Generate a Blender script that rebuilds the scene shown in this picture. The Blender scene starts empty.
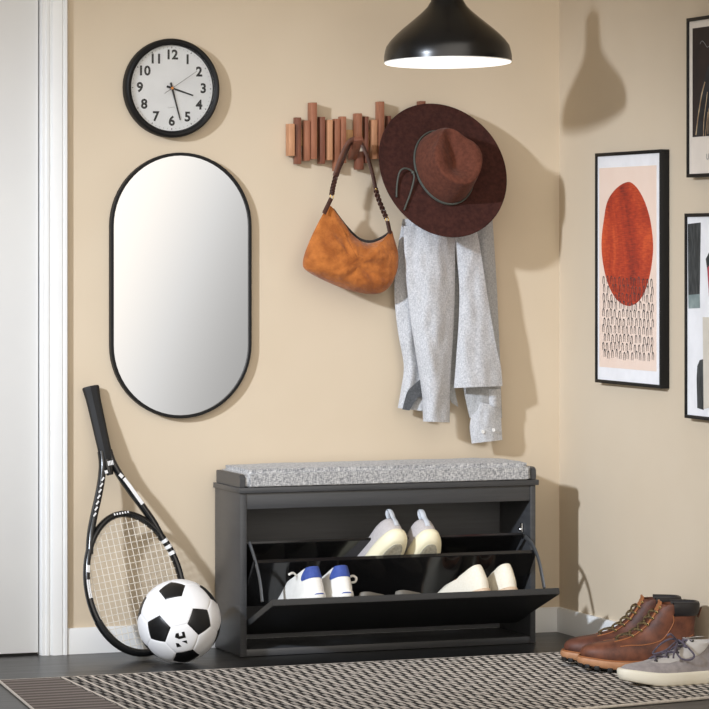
import bpy, bmesh, math, random
from mathutils import Vector, Matrix, noise as mnoise
random.seed(7)
PI = math.pi
scene = bpy.context.scene
COL = scene.collection

# ------------------------------------------------------------------ camera
CAM = Vector((-3.384, -7.543, 0.998)); YAW = math.radians(20.5); FPX = 3200.0; HOR = 244.0
FW = Vector((math.sin(YAW), math.cos(YAW), 0)); RT = Vector((math.cos(YAW), -math.sin(YAW), 0)); UP = Vector((0, 0, 1))
cd = bpy.data.cameras.new('camera'); cam = bpy.data.objects.new('camera', cd); COL.objects.link(cam)
cam.location = CAM; cam.rotation_euler = (PI/2, 0, -YAW)
cd.sensor_width = 36; cd.lens = FPX/709*36; cd.shift_y = -(354.5-HOR)/709; cd.clip_end = 60
scene.camera = cam

def at(px, py, axis, val):
    """the point of a real plane (x, y or z = val) seen at a photo position"""
    d = FW + RT*((px-354.5)/FPX) + UP*((HOR-py)/FPX)
    return CAM + d*((val-CAM[axis])/d[axis])
def Y(px, py, y): return at(px, py, 1, y)
def X(px, py, x): return at(px, py, 0, x)

# ------------------------------------------------------------------ materials
def lin(c):
    return tuple(((v/255)/12.92 if v/255 <= .04045 else ((v/255+.055)/1.055)**2.4) for v in c) + (1,)
class NT:
    def __init__(s, name):
        s.m = bpy.data.materials.new(name); s.m.use_nodes = True
        s.t = s.m.node_tree; s.n = s.t.nodes; s.b = s.n['Principled BSDF']; s.out = s.n['Material Output']
        s.tc = s.n.new('ShaderNodeTexCoord')
    def link(s, a, b): s.t.links.new(a, b)
    def node(s, typ, **k):
        n = s.n.new('ShaderNode'+typ)
        for a, v in k.items(): setattr(n, a, v)
        return n
    def put(s, sock, v):
        if hasattr(v, 'links') or hasattr(v, 'is_linked'): s.link(v, sock)
        else: sock.default_value = v
    def math(s, op, a, b=None, c=None, clamp=False):
        n = s.node('Math', operation=op, use_clamp=clamp)
        s.put(n.inputs[0], a)
        if b is not None: s.put(n.inputs[1], b)
        if c is not None: s.put(n.inputs[2], c)
        return n.outputs[0]
    def mix(s, f, a, b, blend='MIX'):
        n = s.node('Mix', data_type='RGBA', blend_type=blend)
        s.put(n.inputs[0], f); s.put(n.inputs[6], a); s.put(n.inputs[7], b)
        return n.outputs[2]
    def map(s, scale=(1, 1, 1), rot=(0, 0, 0), src='Object'):
        n = s.node('Mapping'); n.inputs['Scale'].default_value = scale; n.inputs['Rotation'].default_value = rot
        s.link(s.tc.outputs[src], n.inputs[0]); return n.outputs[0]
    def noise(s, scale, detail=4, vec=None, rough=.55, dist=0):
        n = s.node('TexNoise'); n.inputs['Scale'].default_value = scale; n.inputs['Detail'].default_value = detail
        n.inputs['Roughness'].default_value = rough; n.inputs['Distortion'].default_value = dist
        s.link(vec if vec is not None else s.tc.outputs['Object'], n.inputs['Vector']); return n.outputs['Fac']
    def ramp(s, fac, stops):
        n = s.node('ValToRGB'); e = n.color_ramp.elements
        while len(e) < len(stops): e.new(.5)
        for i, (p, c) in enumerate(stops): e[i].position = p; e[i].color = c
        s.link(fac, n.inputs[0]); return n.outputs[0]
    def bump(s, h, strength, dist=.002):
        n = s.node('Bump'); n.inputs['Strength'].default_value = strength; n.inputs['Distance'].default_value = dist
        s.link(h, n.inputs['Height']); s.link(n.outputs[0], s.b.inputs['Normal'])

def mat(name, col, rough=.5, col2=None, vs=20, vd=4, vvec=None, bump=0, bs=200, bdist=.001, metal=0, spec=.5, sheen=0, coat=0, lo=.35, hi=.65):
    q = NT(name); b = q.b
    b.inputs['Roughness'].default_value = rough; b.inputs['Metallic'].default_value = metal
    b.inputs['Specular IOR Level'].default_value = spec
    if sheen: b.inputs['Sheen Weight'].default_value = sheen
    if coat: b.inputs['Coat Weight'].default_value = coat; b.inputs['Coat Roughness'].default_value = .1
    c1 = lin(col); c2 = lin(col2) if col2 else tuple(v*.93 for v in c1[:3])+(1,)
    v = q.map(vvec) if vvec else None
    f = q.noise(vs, vd, v)
    q.link(q.ramp(f, [(lo, c1), (hi, c2)]), b.inputs['Base Color'])
    if bump: q.bump(q.noise(bs, 3, v), bump, bdist)
    return q.m

M = {}
def wall_mat():
    q = NT('beige_wall_paint'); b = q.b; b.inputs['Roughness'].default_value = .75; b.inputs['Specular IOR Level'].default_value = .25
    f = q.noise(2.2, 3)
    q.link(q.ramp(f, [(.35, lin((212, 197, 174))), (.65, lin((208, 192, 168)))]), b.inputs['Base Color'])
    q.bump(q.noise(420, 3), .12, .0006); return q.m
M['wall'] = wall_mat()
M['trim'] = mat('white_trim_paint', (232, 233, 232), .38, (228, 229, 229), 6)
M['door'] = mat('white_door_paint', (229, 230, 229), .3, (225, 226, 226), 3)
M['ceiling'] = mat('white_ceiling_paint', (225, 222, 214), .8)
def floor_mat():
    q = NT('black_oak_floor'); b = q.b
    sep = q.node('SeparateXYZ'); q.link(q.tc.outputs['Object'], sep.inputs[0])
    g = q.noise(1, 6, q.map((3.2, 70, 1)), .65, .6)
    g2 = q.noise(1, 3, q.map((.9, 9, 1)))
    c = q.ramp(g, [(.3, lin((20, 20, 20))), (.55, lin((36, 35, 35))), (.8, lin((62, 61, 60)))])
    c = q.mix(q.math('MULTIPLY', g2, .35), c, lin((40, 40, 40)))
    row = q.math('ADD', q.math('MULTIPLY', sep.outputs[1], 1/.185), .42)
    fr = q.math('FRACT', row)
    seam = q.math('LESS_THAN', q.math('ABSOLUTE', q.math('SUBTRACT', fr, .5)), .492)
    rowi = q.math('FLOOR', row)
    xs = q.math('FRACT', q.math('ADD', q.math('MULTIPLY', sep.outputs[0], 1/1.5), q.math('MULTIPLY', rowi, .37)))
    seam2 = q.math('GREATER_THAN', xs, .003)
    s = q.math('MULTIPLY', seam, seam2)
    tint = q.math('FRACT', q.math('MULTIPLY', q.math('SINE', q.math('MULTIPLY', rowi, 12.9)), 43.7))
    c = q.mix(q.math('MULTIPLY', tint, .25), c, lin((12, 12, 12)))
    c = q.mix(s, lin((6, 6, 6)), c)
    q.link(c, b.inputs['Base Color'])
    q.link(q.math('MULTIPLY_ADD', g, .25, .22), b.inputs['Roughness'])
    q.bump(q.math('ADD', q.math('MULTIPLY', g, .5), s), .25, .001); return q.m
M['floor'] = floor_mat()
def cab_mat(name, base, rough, spec=.5):
    q = NT(name); b = q.b
    g = q.noise(1, 5, q.map((6, 6, 160)), .6, .3)
    q.link(q.ramp(g, [(.3, lin(base)), (.7, lin(tuple(v+9 for v in base)))]), b.inputs['Base Color'])
    q.link(q.math('MULTIPLY_ADD', g, .12, rough), b.inputs['Roughness']); b.inputs['Specular IOR Level'].default_value = spec
    q.bump(g, .12, .0006); return q.m
M['cab'] = cab_mat('charcoal_melamine', (58, 59, 61), .32)
M['cab_in'] = mat('black_melamine_gloss', (26, 26, 27), .13)
M['cab_panel'] = cab_mat('black_wood_grain_panel', (38, 39, 40), .34)
M['cab_back_lit'] = cab_mat('charcoal_back_board_lit', (88, 89, 91), .45)  # the cabinet charcoal made paler: frontal light on the back panel is in the colour
M['black_plastic'] = mat('black_plastic', (22, 22, 23), .35)
M['grey_metal'] = mat('dark_grey_bracket', (86, 87, 88), .4, metal=.3)
M['steel'] = mat('bright_steel', (200, 200, 200), .25, metal=1)
def weave_mat(name, a, c, d, sc):
    q = NT(name); b = q.b; b.inputs['Roughness'].default_value = .9; b.inputs['Specular IOR Level'].default_value = .15
    f = q.noise(sc, 2, q.map((.35, 1, 1))); g = q.noise(sc, 2, q.map((1, 1, .35)))
    h = q.math('MULTIPLY_ADD', g, .5, q.math('MULTIPLY', f, .5))
    q.link(q.ramp(h, [(.38, lin(a)), (.5, lin(c)), (.62, lin(d))]), b.inputs['Base Color'])
    q.bump(h, .5, .002); b.inputs['Sheen Weight'].default_value = .15; return q.m
M['cushion'] = weave_mat('grey_melange_weave', (122, 123, 125), (164, 164, 164), (204, 203, 201), 330)
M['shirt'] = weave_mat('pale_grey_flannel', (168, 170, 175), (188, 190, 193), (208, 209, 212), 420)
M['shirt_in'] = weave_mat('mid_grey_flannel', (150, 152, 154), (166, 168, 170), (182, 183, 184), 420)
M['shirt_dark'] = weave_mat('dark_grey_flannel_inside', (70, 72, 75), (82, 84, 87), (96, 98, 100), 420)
M['white_button'] = mat('white_button', (238, 238, 236), .3)
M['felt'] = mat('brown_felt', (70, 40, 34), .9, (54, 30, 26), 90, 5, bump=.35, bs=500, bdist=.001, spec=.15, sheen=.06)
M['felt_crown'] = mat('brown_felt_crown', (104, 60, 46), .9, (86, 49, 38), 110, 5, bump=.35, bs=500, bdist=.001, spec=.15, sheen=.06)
M['cord'] = mat('grey_green_cord', (74, 78, 72), .55)
M['suede'] = mat('tan_suede', (188, 114, 54), .85, (146, 82, 36), 26, 6, bump=.7, bs=45, bdist=.008, spec=.15, sheen=.2)
M['strap'] = mat('dark_brown_leather', (74, 42, 32), .45, (54, 30, 23), 60, bump=.2)
M['strap_tan'] = mat('reddish_brown_leather', (100, 60, 44), .5, (78, 46, 34), 60, bump=.2)
M['brass'] = mat('pale_brass', (214, 184, 120), .25, metal=1)
def wood(name, a, b_):
    q = NT(name); b = q.b; b.inputs['Roughness'].default_value = .5
    g = q.noise(1, 6, q.map((90, 60, 9)), .6, .8); g2 = q.noise(14, 2)
    f = q.math('MULTIPLY_ADD', g2, .3, q.math('MULTIPLY', g, .7))
    q.link(q.ramp(f, [(.35, lin(a)), (.65, lin(b_))]), b.inputs['Base Color']); q.bump(g, .2, .0006); return q.m
M['w_light'] = wood('light_walnut', (206, 154, 116), (174, 122, 88))
M['w_mid'] = wood('mid_walnut', (168, 110, 82), (136, 86, 62))
M['w_dark'] = wood('dark_walnut', (136, 84, 63), (106, 62, 47))
M['w_rail'] = wood('pale_rail_wood', (214, 172, 120), (190, 146, 96))
M['black_frame'] = mat('black_satin_frame', (13, 13, 14), .55, spec=.35)
M['dial'] = mat('white_clock_dial', (226, 228, 229), .5)
M['ink'] = mat('black_ink', (20, 20, 21), .6)
M['grey_ink'] = mat('grey_ink', (150, 150, 150), .6)
M['orange'] = mat('orange_pivot', (230, 140, 40), .4)
def mirror_mat():
    q = NT('mirror_silver'); b = q.b; b.inputs['Metallic'].default_value = 1; b.inputs['Roughness'].default_value = .0
    b.inputs['Base Color'].default_value = (.97, .97, .97, 1); return q.m
M['mirror'] = mirror_mat()
def glass_mat(name):
    q = NT(name); q.n.remove(q.b)
    tr = q.node('BsdfTransparent'); gl = q.node('BsdfGlossy'); gl.inputs['Roughness'].default_value = .02
    fr = q.node('Fresnel'); fr.inputs['IOR'].default_value = 1.4
    mx = q.node('MixShader'); q.link(q.math('MULTIPLY', fr.outputs[0], .5), mx.inputs[0]); q.link(tr.outputs[0], mx.inputs[1]); q.link(gl.outputs[0], mx.inputs[2])
    q.link(mx.outputs[0], q.out.inputs[0]); return q.m
M['glass'] = glass_mat('clear_glass')
M['lamp_black'] = mat('black_lamp_metal', (13, 13, 14), .27, spec=.6)
M['lamp_white'] = mat('white_lamp_inside', (245, 244, 240), .5)
def emit(name, col, s):
    q = NT(name); q.b.inputs['Base Color'].default_value = lin(col); q.b.inputs['Emission Color'].default_value = lin(col)
    q.b.inputs['Emission Strength'].default_value = s; return q.m
M['diffuser'] = emit('opal_diffuser', (255, 252, 246), 1.1)
M['paper'] = mat('white_paper', (240, 240, 242), .7)
M['paper_pink'] = mat('pale_peach_paper', (238, 216, 200), .7, (235, 211, 194), 8)
M['paper_cream'] = mat('cream_paper', (232, 222, 210), .7)
def art_orange():
    q = NT('burnt_orange_print'); b = q.b; b.inputs['Roughness'].default_value = .7
    f = q.noise(7, 5, q.map((1, 1, .55)), .6, 1.2); g = q.noise(1, 4, q.map((40, 40, 260)))
    h = q.math('MULTIPLY_ADD', g, .35, q.math('MULTIPLY', f, .7))
    q.link(q.ramp(h, [(.36, lin((120, 36, 24))), (.5, lin((172, 56, 28))), (.64, lin((206, 84, 40)))]), b.inputs['Base Color']); return q.m
M['art_orange'] = art_orange()
M['art_dark'] = mat('dark_brown_print', (46, 30, 28), .7, (24, 18, 20), 9)
M['art_robe'] = mat('charcoal_print', (40, 42, 46), .7, (22, 22, 26), 30)
M['art_cream'] = mat('pale_gold_print', (206, 184, 152), .7, (150, 122, 94), 40)
M['art_black'] = mat('black_brushed_print', (30, 32, 33), .7, (70, 74, 74), 30, 6, (1, 6, 1))
M['art_teal'] = mat('grey_green_print', (146, 160, 158), .7, (110, 126, 126), 20)
M['art_red'] = mat('muted_red_print', (176, 74, 82), .7)
M['art_beige'] = mat('beige_print', (214, 206, 192), .7)
M['racket'] = mat('gloss_black_racket', (17, 18, 19), .22, spec=.6)
M['grip'] = mat('black_grip_tape', (24, 24, 25), .7, bump=.3, bs=400)
M['white_decal'] = mat('white_decal', (236, 236, 236), .35)
M['string'] = mat('pale_string', (226, 220, 208), .4)
M['ball_white'] = mat('white_ball_leather', (240, 240, 240), .42, (236, 236, 237), 8)
M['ball_black'] = mat('black_ball_leather', (16, 16, 17), .38, bump=.15, bs=300)
M['ball_seam'] = mat('grey_ball_seam', (188, 188, 188), .6)
def boot_leather(name, a, c):
    return mat(name, a, .55, c, 30, 7, bump=.35, bs=150, bdist=.001, spec=.4)
M['boot'] = boot_leather('brown_oiled_leather', (120, 71, 49), (76, 43, 31))
M['boot_dark'] = boot_leather('dark_brown_oiled_leather', (104, 61, 45), (68, 39, 30))
M['boot_edge'] = mat('tan_leather_edge', (166, 104, 60), .6)
M['boot_sole'] = mat('caramel_rubber', (186, 136, 98), .55, (164, 114, 78), 40)
M['boot_lug'] = mat('black_rubber', (20, 18, 17), .6)
M['collar'] = mat('black_padded_leather', (30, 27, 28), .5, bump=.2)
M['lace_olive'] = mat('olive_lace', (116, 96, 56), .8, (60, 48, 34), 180, 2)
M['eyelet'] = mat('aged_brass_eyelet', (176, 150, 100), .35, metal=.9)
M['sole_cream'] = mat('cream_rubber', (236, 230, 212), .5, (230, 222, 202), 12)
M['sneaker_grey'] = mat('grey_suede', (158, 150, 148), .85, (140, 133, 132), 60, bump=.2, sheen=.2)
M['sneaker_eyestay'] = mat('pale_grey_suede', (188, 182, 176), .85)
M['lace_purple'] = mat('grey_purple_lace', (98, 90, 104), .8, (74, 68, 80), 160)
M['dark_lining'] = mat('dark_shoe_lining', (44, 42, 42), .9)
M['white_knit'] = mat('white_shoe_leather', (240, 238, 232), .55, (232, 230, 224), 40)
M['blue'] = mat('royal_blue_suede', (60, 84, 158), .7, (48, 70, 142), 60)
M['grey_knit'] = mat('pale_grey_knit', (198, 192, 190), .85, (184, 178, 177), 200, bump=.3, bs=600)
M['tab'] = mat('silver_grey_webbing', (206, 212, 220), .6)
M['cream_sole'] = mat('buttercream_rubber', (246, 238, 206), .55)
M['tread'] = mat('translucent_grey_tread', (200, 195, 176), .5, (170, 165, 148), 150, 2)
M['cream_canvas'] = mat('cream_canvas', (240, 234, 218), .8, (234, 227, 208), 200, bump=.2, bs=600)
M['tan_sole'] = mat('tan_rubber', (216, 190, 162), .6)
M['tan_lining'] = mat('tan_leather_lining', (150, 96, 60), .7)
M['flat_grey'] = mat('dim_grey_shoe', (120, 116, 108), .7)
def rug_mat():
    q = NT('black_and_cream_woven_rug'); b = q.b; b.inputs['Roughness'].default_value = .95; b.inputs['Specular IOR Level'].default_value = .1
    sep = q.node('SeparateXYZ'); q.link(q.tc.outputs['Object'], sep.inputs[0]); x, y = sep.outputs[0], sep.outputs[1]
    wob = q.math('MULTIPLY', q.math('SUBTRACT', q.noise(14, 2), .5), .006)
    x = q.math('ADD', x, wob); y = q.math('ADD', y, q.math('MULTIPLY', wob, 1.6))
    cream, dark, greyb = lin((222, 213, 202)), lin((34, 31, 31)), lin((112, 105, 101))
    fib = q.noise(1, 3, q.map((300, 60, 1)))
    # warp lines
    def line(v, period, w, off=0.0):
        t = q.math('FRACT', q.math('ADD', q.math('MULTIPLY', v, 1/period), off)); return q.math('LESS_THAN', t, w)
    dens = q.math('MULTIPLY_ADD', x, 1/.8, 1.55, clamp=True)     # the weave grows denser towards one end
    warp = line(x, .0345, .17)
    ROW = .046
    row = q.math('FLOOR', q.math('MULTIPLY', y, 1/ROW))
    off = q.math('MULTIPLY', q.math('MODULO', q.math('ABSOLUTE', row), 2.0), .5)
    tx = q.math('FRACT', q.math('ADD', q.math('MULTIPLY', x, 1/.0212), off))
    dash = q.math('LESS_THAN', tx, .52)
    mott = q.noise(1, 3, q.map((60, 26, 1)))
    weft = line(y, ROW, .30)
    dk = q.mix(q.math('MULTIPLY', mott, .8), lin((17, 16, 16)), lin((62, 58, 57)))
    c = q.mix(q.math('MULTIPLY', dash, q.math('MULTIPLY_ADD', dens, .50, .35)), dk, lin((236, 228, 217)))
    c = q.mix(q.math('MULTIPLY', weft, q.math('MULTIPLY_ADD', dens, .45, .30)), c, lin((40, 37, 37)))
    c = q.mix(q.math('MULTIPLY', warp, q.math('MULTIPLY_ADD', dens, -.50, .95)), c, cream)
    # plain end band with fine ribs
    rib = line(y, .040, .40)
    band = q.mix(q.math('MULTIPLY', rib, .45), lin((98, 90, 86)), lin((168, 158, 151)))
    isband = q.math('LESS_THAN', x, -1.455)
    c = q.mix(isband, c, band)
    c = q.mix(q.math('MULTIPLY', fib, .07), c, greyb)
    q.link(c, b.inputs['Base Color']); q.bump(q.math('ADD', fib, dash), .4, .002); return q.m
M['rug'] = rug_mat()
M['rug_edge'] = mat('cream_rug_binding', (212, 204, 192), .95, (194, 184, 172), 160, 2)

# ------------------------------------------------------------------ mesh helpers
class MB:
    def __init__(s): s.v = []; s.f = []; s.mi = []; s.sm = []
    def add(s, vs, fs, mi=0, smooth=True):
        o = len(s.v); s.v += [Vector(p) for p in vs]
        for f in fs: s.f.append([i+o for i in f]); s.mi.append(mi); s.sm.append(smooth)
        return s
    def frombm(s, bm, mi=0, smooth=True, mtx=None):
        bm.verts.ensure_lookup_table(); bm.verts.index_update()
        s.add([(mtx @ v.co if mtx else v.co.copy()) for v in bm.verts], [[v.index for v in f.verts] for f in bm.faces], mi, smooth); bm.free(); return s
    def box(s, x0, x1, y0, y1, z0, z1, bev=.0015, mi=0, mtx=None, seg=2):
        bm = bmesh.new(); bmesh.ops.create_cube(bm, size=1)
        for v in bm.verts: v.co = Vector(((x0+x1)/2+v.co.x*(x1-x0), (y0+y1)/2+v.co.y*(y1-y0), (z0+z1)/2+v.co.z*(z1-z0)))
        if bev: bmesh.ops.bevel(bm, geom=list(bm.edges), offset=bev, segments=seg, affect='EDGES', profile=.5)
        return s.frombm(bm, mi, False, mtx)
    def prism(s, poly, off, mi=0, bev=0, smooth=False, mtx=None):
        off = Vector(off); bm = bmesh.new()
        a = [bm.verts.new(Vector(p)) for p in poly]; c = [bm.verts.new(Vector(p)+off) for p in poly]
        bm.faces.new(a); bm.faces.new(c[::-1]); n = len(a)
        for i in range(n): bm.faces.new((a[i], c[i], c[(i+1) % n], a[(i+1) % n]))
        bmesh.ops.recalc_face_normals(bm, faces=list(bm.faces))
        if bev: bmesh.ops.bevel(bm, geom=list(bm.edges), offset=bev, segments=2, affect='EDGES')
        return s.frombm(bm, mi, smooth, mtx)
    def loft(s, rings, mi=0, closed=True, cap0=True, cap1=True, smooth=True, mats=None):
        n = len(rings[0]); vs = [p for r in rings for p in r]; o = len(s.v); s.v += [Vector(p) for p in vs]
        for k in range(len(rings)-1):
            for i in range(n if closed else n-1):
                j = (i+1) % n
                s.f.append([o+k*n+i, o+k*n+j, o+(k+1)*n+j, o+(k+1)*n+i]); s.mi.append(mats[k] if mats else mi); s.sm.append(smooth)
        if cap0: s.f.append([o+i for i in range(n)][::-1]); s.mi.append(mats[0] if mats else mi); s.sm.append(smooth)
        if cap1: s.f.append([o+(len(rings)-1)*n+i for i in range(n)]); s.mi.append(mats[-1] if mats else mi); s.sm.append(smooth)
        return s
    def tube(s, pts, r, n=8, closed=False, mi=0, flat=1.0, fdir=None, caps=True):
        pts = [Vector(p) for p in pts]; N = len(pts); rr = r if isinstance(r, (list, tuple)) else [r]*N
        rings = []; prev = None
        for i, p in enumerate(pts):
            t = (pts[(i+1) % N]-pts[i-1]) if closed else (pts[min(i+1, N-1)]-pts[max(i-1, 0)])
            if t.length < 1e-9: t = Vector((0, 0, 1))
            t.normalize()
            if fdir is not None: u = Vector(fdir)
            elif prev is None: u = Vector((0, 0, 1)) if abs(t.z) < .9 else Vector((1, 0, 0))
            else: u = prev
            u = (u-t*u.dot(t))
            if u.length < 1e-6: u = t.orthogonal()
            u.normalize(); prev = u; w = t.cross(u)
            rings.append([p+u*(math.cos(2*PI*k/n)*rr[i]*flat)+w*(math.sin(2*PI*k/n)*rr[i]) for k in range(n)])
        if closed: rings.append(rings[0])
        return s.loft(rings, mi, True, caps and not closed, caps and not closed)
    def lathe(s, prof, n=48, mtx=Matrix(), mi=0, mats=None):
        rings = [[mtx @ Vector((r*math.cos(2*PI*k/n), r*math.sin(2*PI*k/n), z)) for k in range(n)] for r, z in prof]
        return s.loft(rings, mi, True, False, False, True, mats)
    def sphere(s, c, r, sc=(1, 1, 1), u=16, v=10, mi=0, mtx=None):
        bm = bmesh.new(); bmesh.ops.create_uvsphere(bm, u_segments=u, v_segments=v, radius=r)
        for w in bm.verts: w.co = Vector((w.co.x*sc[0]+c[0], w.co.y*sc[1]+c[1], w.co.z*sc[2]+c[2]))
        return s.frombm(bm, mi, True, mtx)
    def xf(s, m):
        s.v = [m @ p for p in s.v]; return s
    def build(s, name, mats, parent=None, sharp=40, mods=None):
        me = bpy.data.meshes.new(name); off = parent_world(parent)
        me.from_pydata([tuple(p-off) for p in s.v], [], s.f)
        for mt in (mats if isinstance(mats, (list, tuple)) else [mats]): me.materials.append(mt)
        me.polygons.foreach_set('material_index', s.mi); me.polygons.foreach_set('use_smooth', s.sm)
        bm = bmesh.new(); bm.from_mesh(me); bmesh.ops.remove_doubles(bm, verts=bm.verts, dist=1e-6)
        bmesh.ops.recalc_face_normals(bm, faces=bm.faces); bm.to_mesh(me); bm.free()
        me.set_sharp_from_angle(angle=math.radians(sharp)); me.update()
        o = bpy.data.objects.new(name, me); COL.objects.link(o)
        if parent is not None: o.parent = parent
        if mods: mods(o)
        return o
def parent_world(p):
    v = Vector((0, 0, 0))
    while p is not None: v += p.location; p = p.parent
    return v
def tag(o, label, cat, group=None, kind=None):
    if label: o['label'] = label
    if cat: o['category'] = cat
    if group: o['group'] = group
    if kind: o['kind'] = kind
    return o
def thing(name, label, cat, loc, group=None):
    o = bpy.data.objects.new(name, None); COL.objects.link(o); o.location = loc; o.empty_display_size = .05
    return tag(o, label, cat, group)
def struct(o): o['kind'] = 'structure'; return o
def subsurf(k):
    def f(o):
        m = o.modifiers.new('smooth', 'SUBSURF'); m.levels = k; m.render_levels = k
    return f
def catmull(pts, n=8, closed=False):
    pts = [Vector(p) for p in pts]; N = len(pts); out = []
    for i in range(N if closed else N-1):
        if closed: p0, p1, p2, p3 = pts[i-1], pts[i], pts[(i+1) % N], pts[(i+2) % N]
        else: p0, p1, p2, p3 = pts[max(i-1, 0)], pts[i], pts[i+1], pts[min(i+2, N-1)]
        for k in range(n):
            t = k/n
            out.append(.5*((2*p1)+(p2-p0)*t+(2*p0-5*p1+4*p2-p3)*t*t+(3*p1-p0-3*p2+p3)*t**3))
    if not closed: out.append(pts[-1])
    return out
def interp(tab, t):
    if t <= tab[0][0]: return tab[0][1]
    for (a, u), (b, w) in zip(tab, tab[1:]):
        if t <= b: return u+(w-u)*(t-a)/(b-a)
    return tab[-1][1]
def sstep(a, b, t):
    t = max(0, min(1, (t-a)/(b-a))); return t*t*(3-2*t)
def text_mb(txt, size, mtx, depth=.0004, mi=0, bold=0.0, align='CENTER'):
    cu = bpy.data.curves.new('t', 'FONT'); cu.body = txt; cu.size = size; cu.align_x = align; cu.align_y = 'CENTER'; cu.extrude = depth; cu.offset = bold; cu.resolution_u = 3
    o = bpy.data.objects.new('t', cu); COL.objects.link(o); bpy.context.view_layer.update()
    me = bpy.data.meshes.new_from_object(o); mb = MB()
    mb.add([mtx @ (v.co) for v in me.vertices], [list(p.vertices) for p in me.polygons], mi, False)
    bpy.data.objects.remove(o); bpy.data.curves.remove(cu); bpy.data.meshes.remove(me); return mb

# ------------------------------------------------------------------ the room
BW = Matrix(((1, 0, 0, 0), (0, 0, -1, 0), (0, 1, 0, 0), (0, 0, 0, 1)))      # local x,y,z -> along back wall, up, out of it
RW = Matrix(((0, 0, -1, 0), (-1, 0, 0, 0), (0, 1, 0, 0), (0, 0, 0, 1)))     # the same on the right wall
def S(name, mb, m): return struct(mb.build(name, m))
S('floor', MB().box(-4.2, .12, -4.6, .12, -.06, 0, 0), M['floor'])
wb = MB(); wb.box(-1.325, .1, 0, .1, 0, 2.5, 0); wb.box(-2.25, -1.325, 0, .1, 2.02, 2.5, 0); wb.box(-4.2, -2.25, 0, .1, 0, 2.5, 0)
S('wall_back', wb, M['wall'])
S('wall_right', MB().box(0, .1, -2.2, 0, 0, 2.5, 0), M['wall'])
S('ceiling', MB().box(-4.2, .1, -1.6, .1, 2.5, 2.56, 0), M['ceiling'])
def base_profile(): return [(0, 0), (.012, 0), (.012, .058), (.009, .063), (0, .063)]
S('baseboard_back', MB().prism([(-1.312, -a, b) for a, b in base_profile()], (1.312, 0, 0)), M['trim'])
S('baseboard_right', MB().prism([(-a, -.012, b) for a, b in base_profile()], (0, -2.188, 0)), M['trim'])
S('door_1', MB().box(-2.196, -1.382, .004, .044, .006, 2.0, .002), M['door'])
cas = [(-1.378, .03), (-1.378, -.006), (-1.3755, -.010), (-1.368, -.010), (-1.3655, -.013), (-1.360, -.013), (-1.3575, -.009), (-1.355, -.009), (-1.352, -.016), (-1.347, -.0175), (-1.328, -.0175), (-1.3245, -.014), (-1.322, -.0175), (-1.3155, -.0175), (-1.313, -.014), (-1.313, .0), (-1.325, .0), (-1.325, .03)]
S('trim_1', MB().prism([(a, b, 0) for a, b in cas], (0, 0, 2.02), smooth=False), M['trim'])
S('trim_2', MB().prism([(-2.196-1.382-a, b, 0) for a, b in cas], (0, 0, 2.02), smooth=False), M['trim'])
S('trim_3', MB().box(-2.27, -1.313, -.018, 0, 2.02, 2.085, .002), M['trim'])

# ------------------------------------------------------------------ rug
quad = [(-1.592, -.448), (-.030, -.438), (-.030, -1.215), (-1.690, -1.52)]
def rug_grid(q, z0, z1, nx=60, ny=30):
    mb = MB(); pts = []
    for j in range(ny+1):
        for i in range(nx+1):
            u, v = i/nx, j/ny
            a = Vector(q[0]).lerp(Vector(q[1]), u); b = Vector(q[3]).lerp(Vector(q[2]), u); p = a.lerp(b, v)
            pts.append((p.x, p.y, z1))
    fs = [[j*(nx+1)+i, (j+1)*(nx+1)+i, (j+1)*(nx+1)+i+1, j*(nx+1)+i+1] for j in range(ny) for i in range(nx)]
    mb.add(pts, fs)
    edge = [i for i in range(nx+1)]+[(j+1)*(nx+1)+nx for j in range(ny)]+[ny*(nx+1)+nx-1-i for i in range(nx)]+[(ny-1-j)*(nx+1) for j in range(ny-1)]
    lo = [(pts[i][0], pts[i][1], z0) for i in edge]; n = len(edge); o = len(mb.v); mb.add(lo, [])
    for k in range(n): mb.f.append([edge[k], edge[(k+1) % n], o+(k+1) % n, o+k]); mb.mi.append(0); mb.sm.append(False)
    mb.f.append([o+k for k in range(n)]); mb.mi.append(0); mb.sm.append(False); return mb
rug = thing('woven_rug', 'black and cream woven rug with a pale edge lying on the dark floor', 'rug', (0, 0, 0))
rug_grid(quad, .0005, .007).build('weave', M['rug'], rug, 30)
bd = MB(); bd.tube([(x, y, .0040) for x, y in quad], .0036, 8, True, 0, .95)
bd.build('edge_binding', M['rug_edge'], rug)
RUGZ = .0075

# ------------------------------------------------------------------ wall clock
cc = Y(173.6, 87.9, -.034); cr = .1215
clock = thing('wall_clock', 'round black-rimmed wall clock with white dial above the mirror', 'clock', (cc.x, 0, cc.z))
CM = Matrix.Translation((cc.x, 0, cc.z)) @ BW
MB().lathe([(.0, .0008), (cr-.004, .0008), (cr, .004), (cr+.0005, .022), (cr-.002, .031), (cr-.006, .034), (cr-.011, .0335), (cr-.0145, .030), (cr-.0162, .022), (cr-.0164, .019)], 72, CM).build('rim', M['black_frame'], clock)
MB().lathe([(.0, .016), (cr-.0158, .016), (cr-.0158, .0185), (0, .0185)], 72, CM).build('dial', M['dial'], clock)
tk = MB()
for i in range(60):
    a = 2*PI*i/60; big = i % 5 == 0; r0, r1, w = (.0985, .1020, .0010) if big else (.0990, .1012, .00035)
    m = CM @ Matrix.Rotation(-a, 4, 'Z'); tk.box(-w, w, r0, r1, .0184, .0188, 0, 0, m)
tk.build('minute_track', M['ink'], clock)
for i in range(1, 13):
    a = PI/2-2*PI*i/12; m = CM @ Matrix.Translation((.0815*math.cos(a), .0815*math.sin(a), .0187))
    text_mb(str(i), .0325, m, .0002, bold=.0011).build('numeral', M['ink'], clock)
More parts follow.
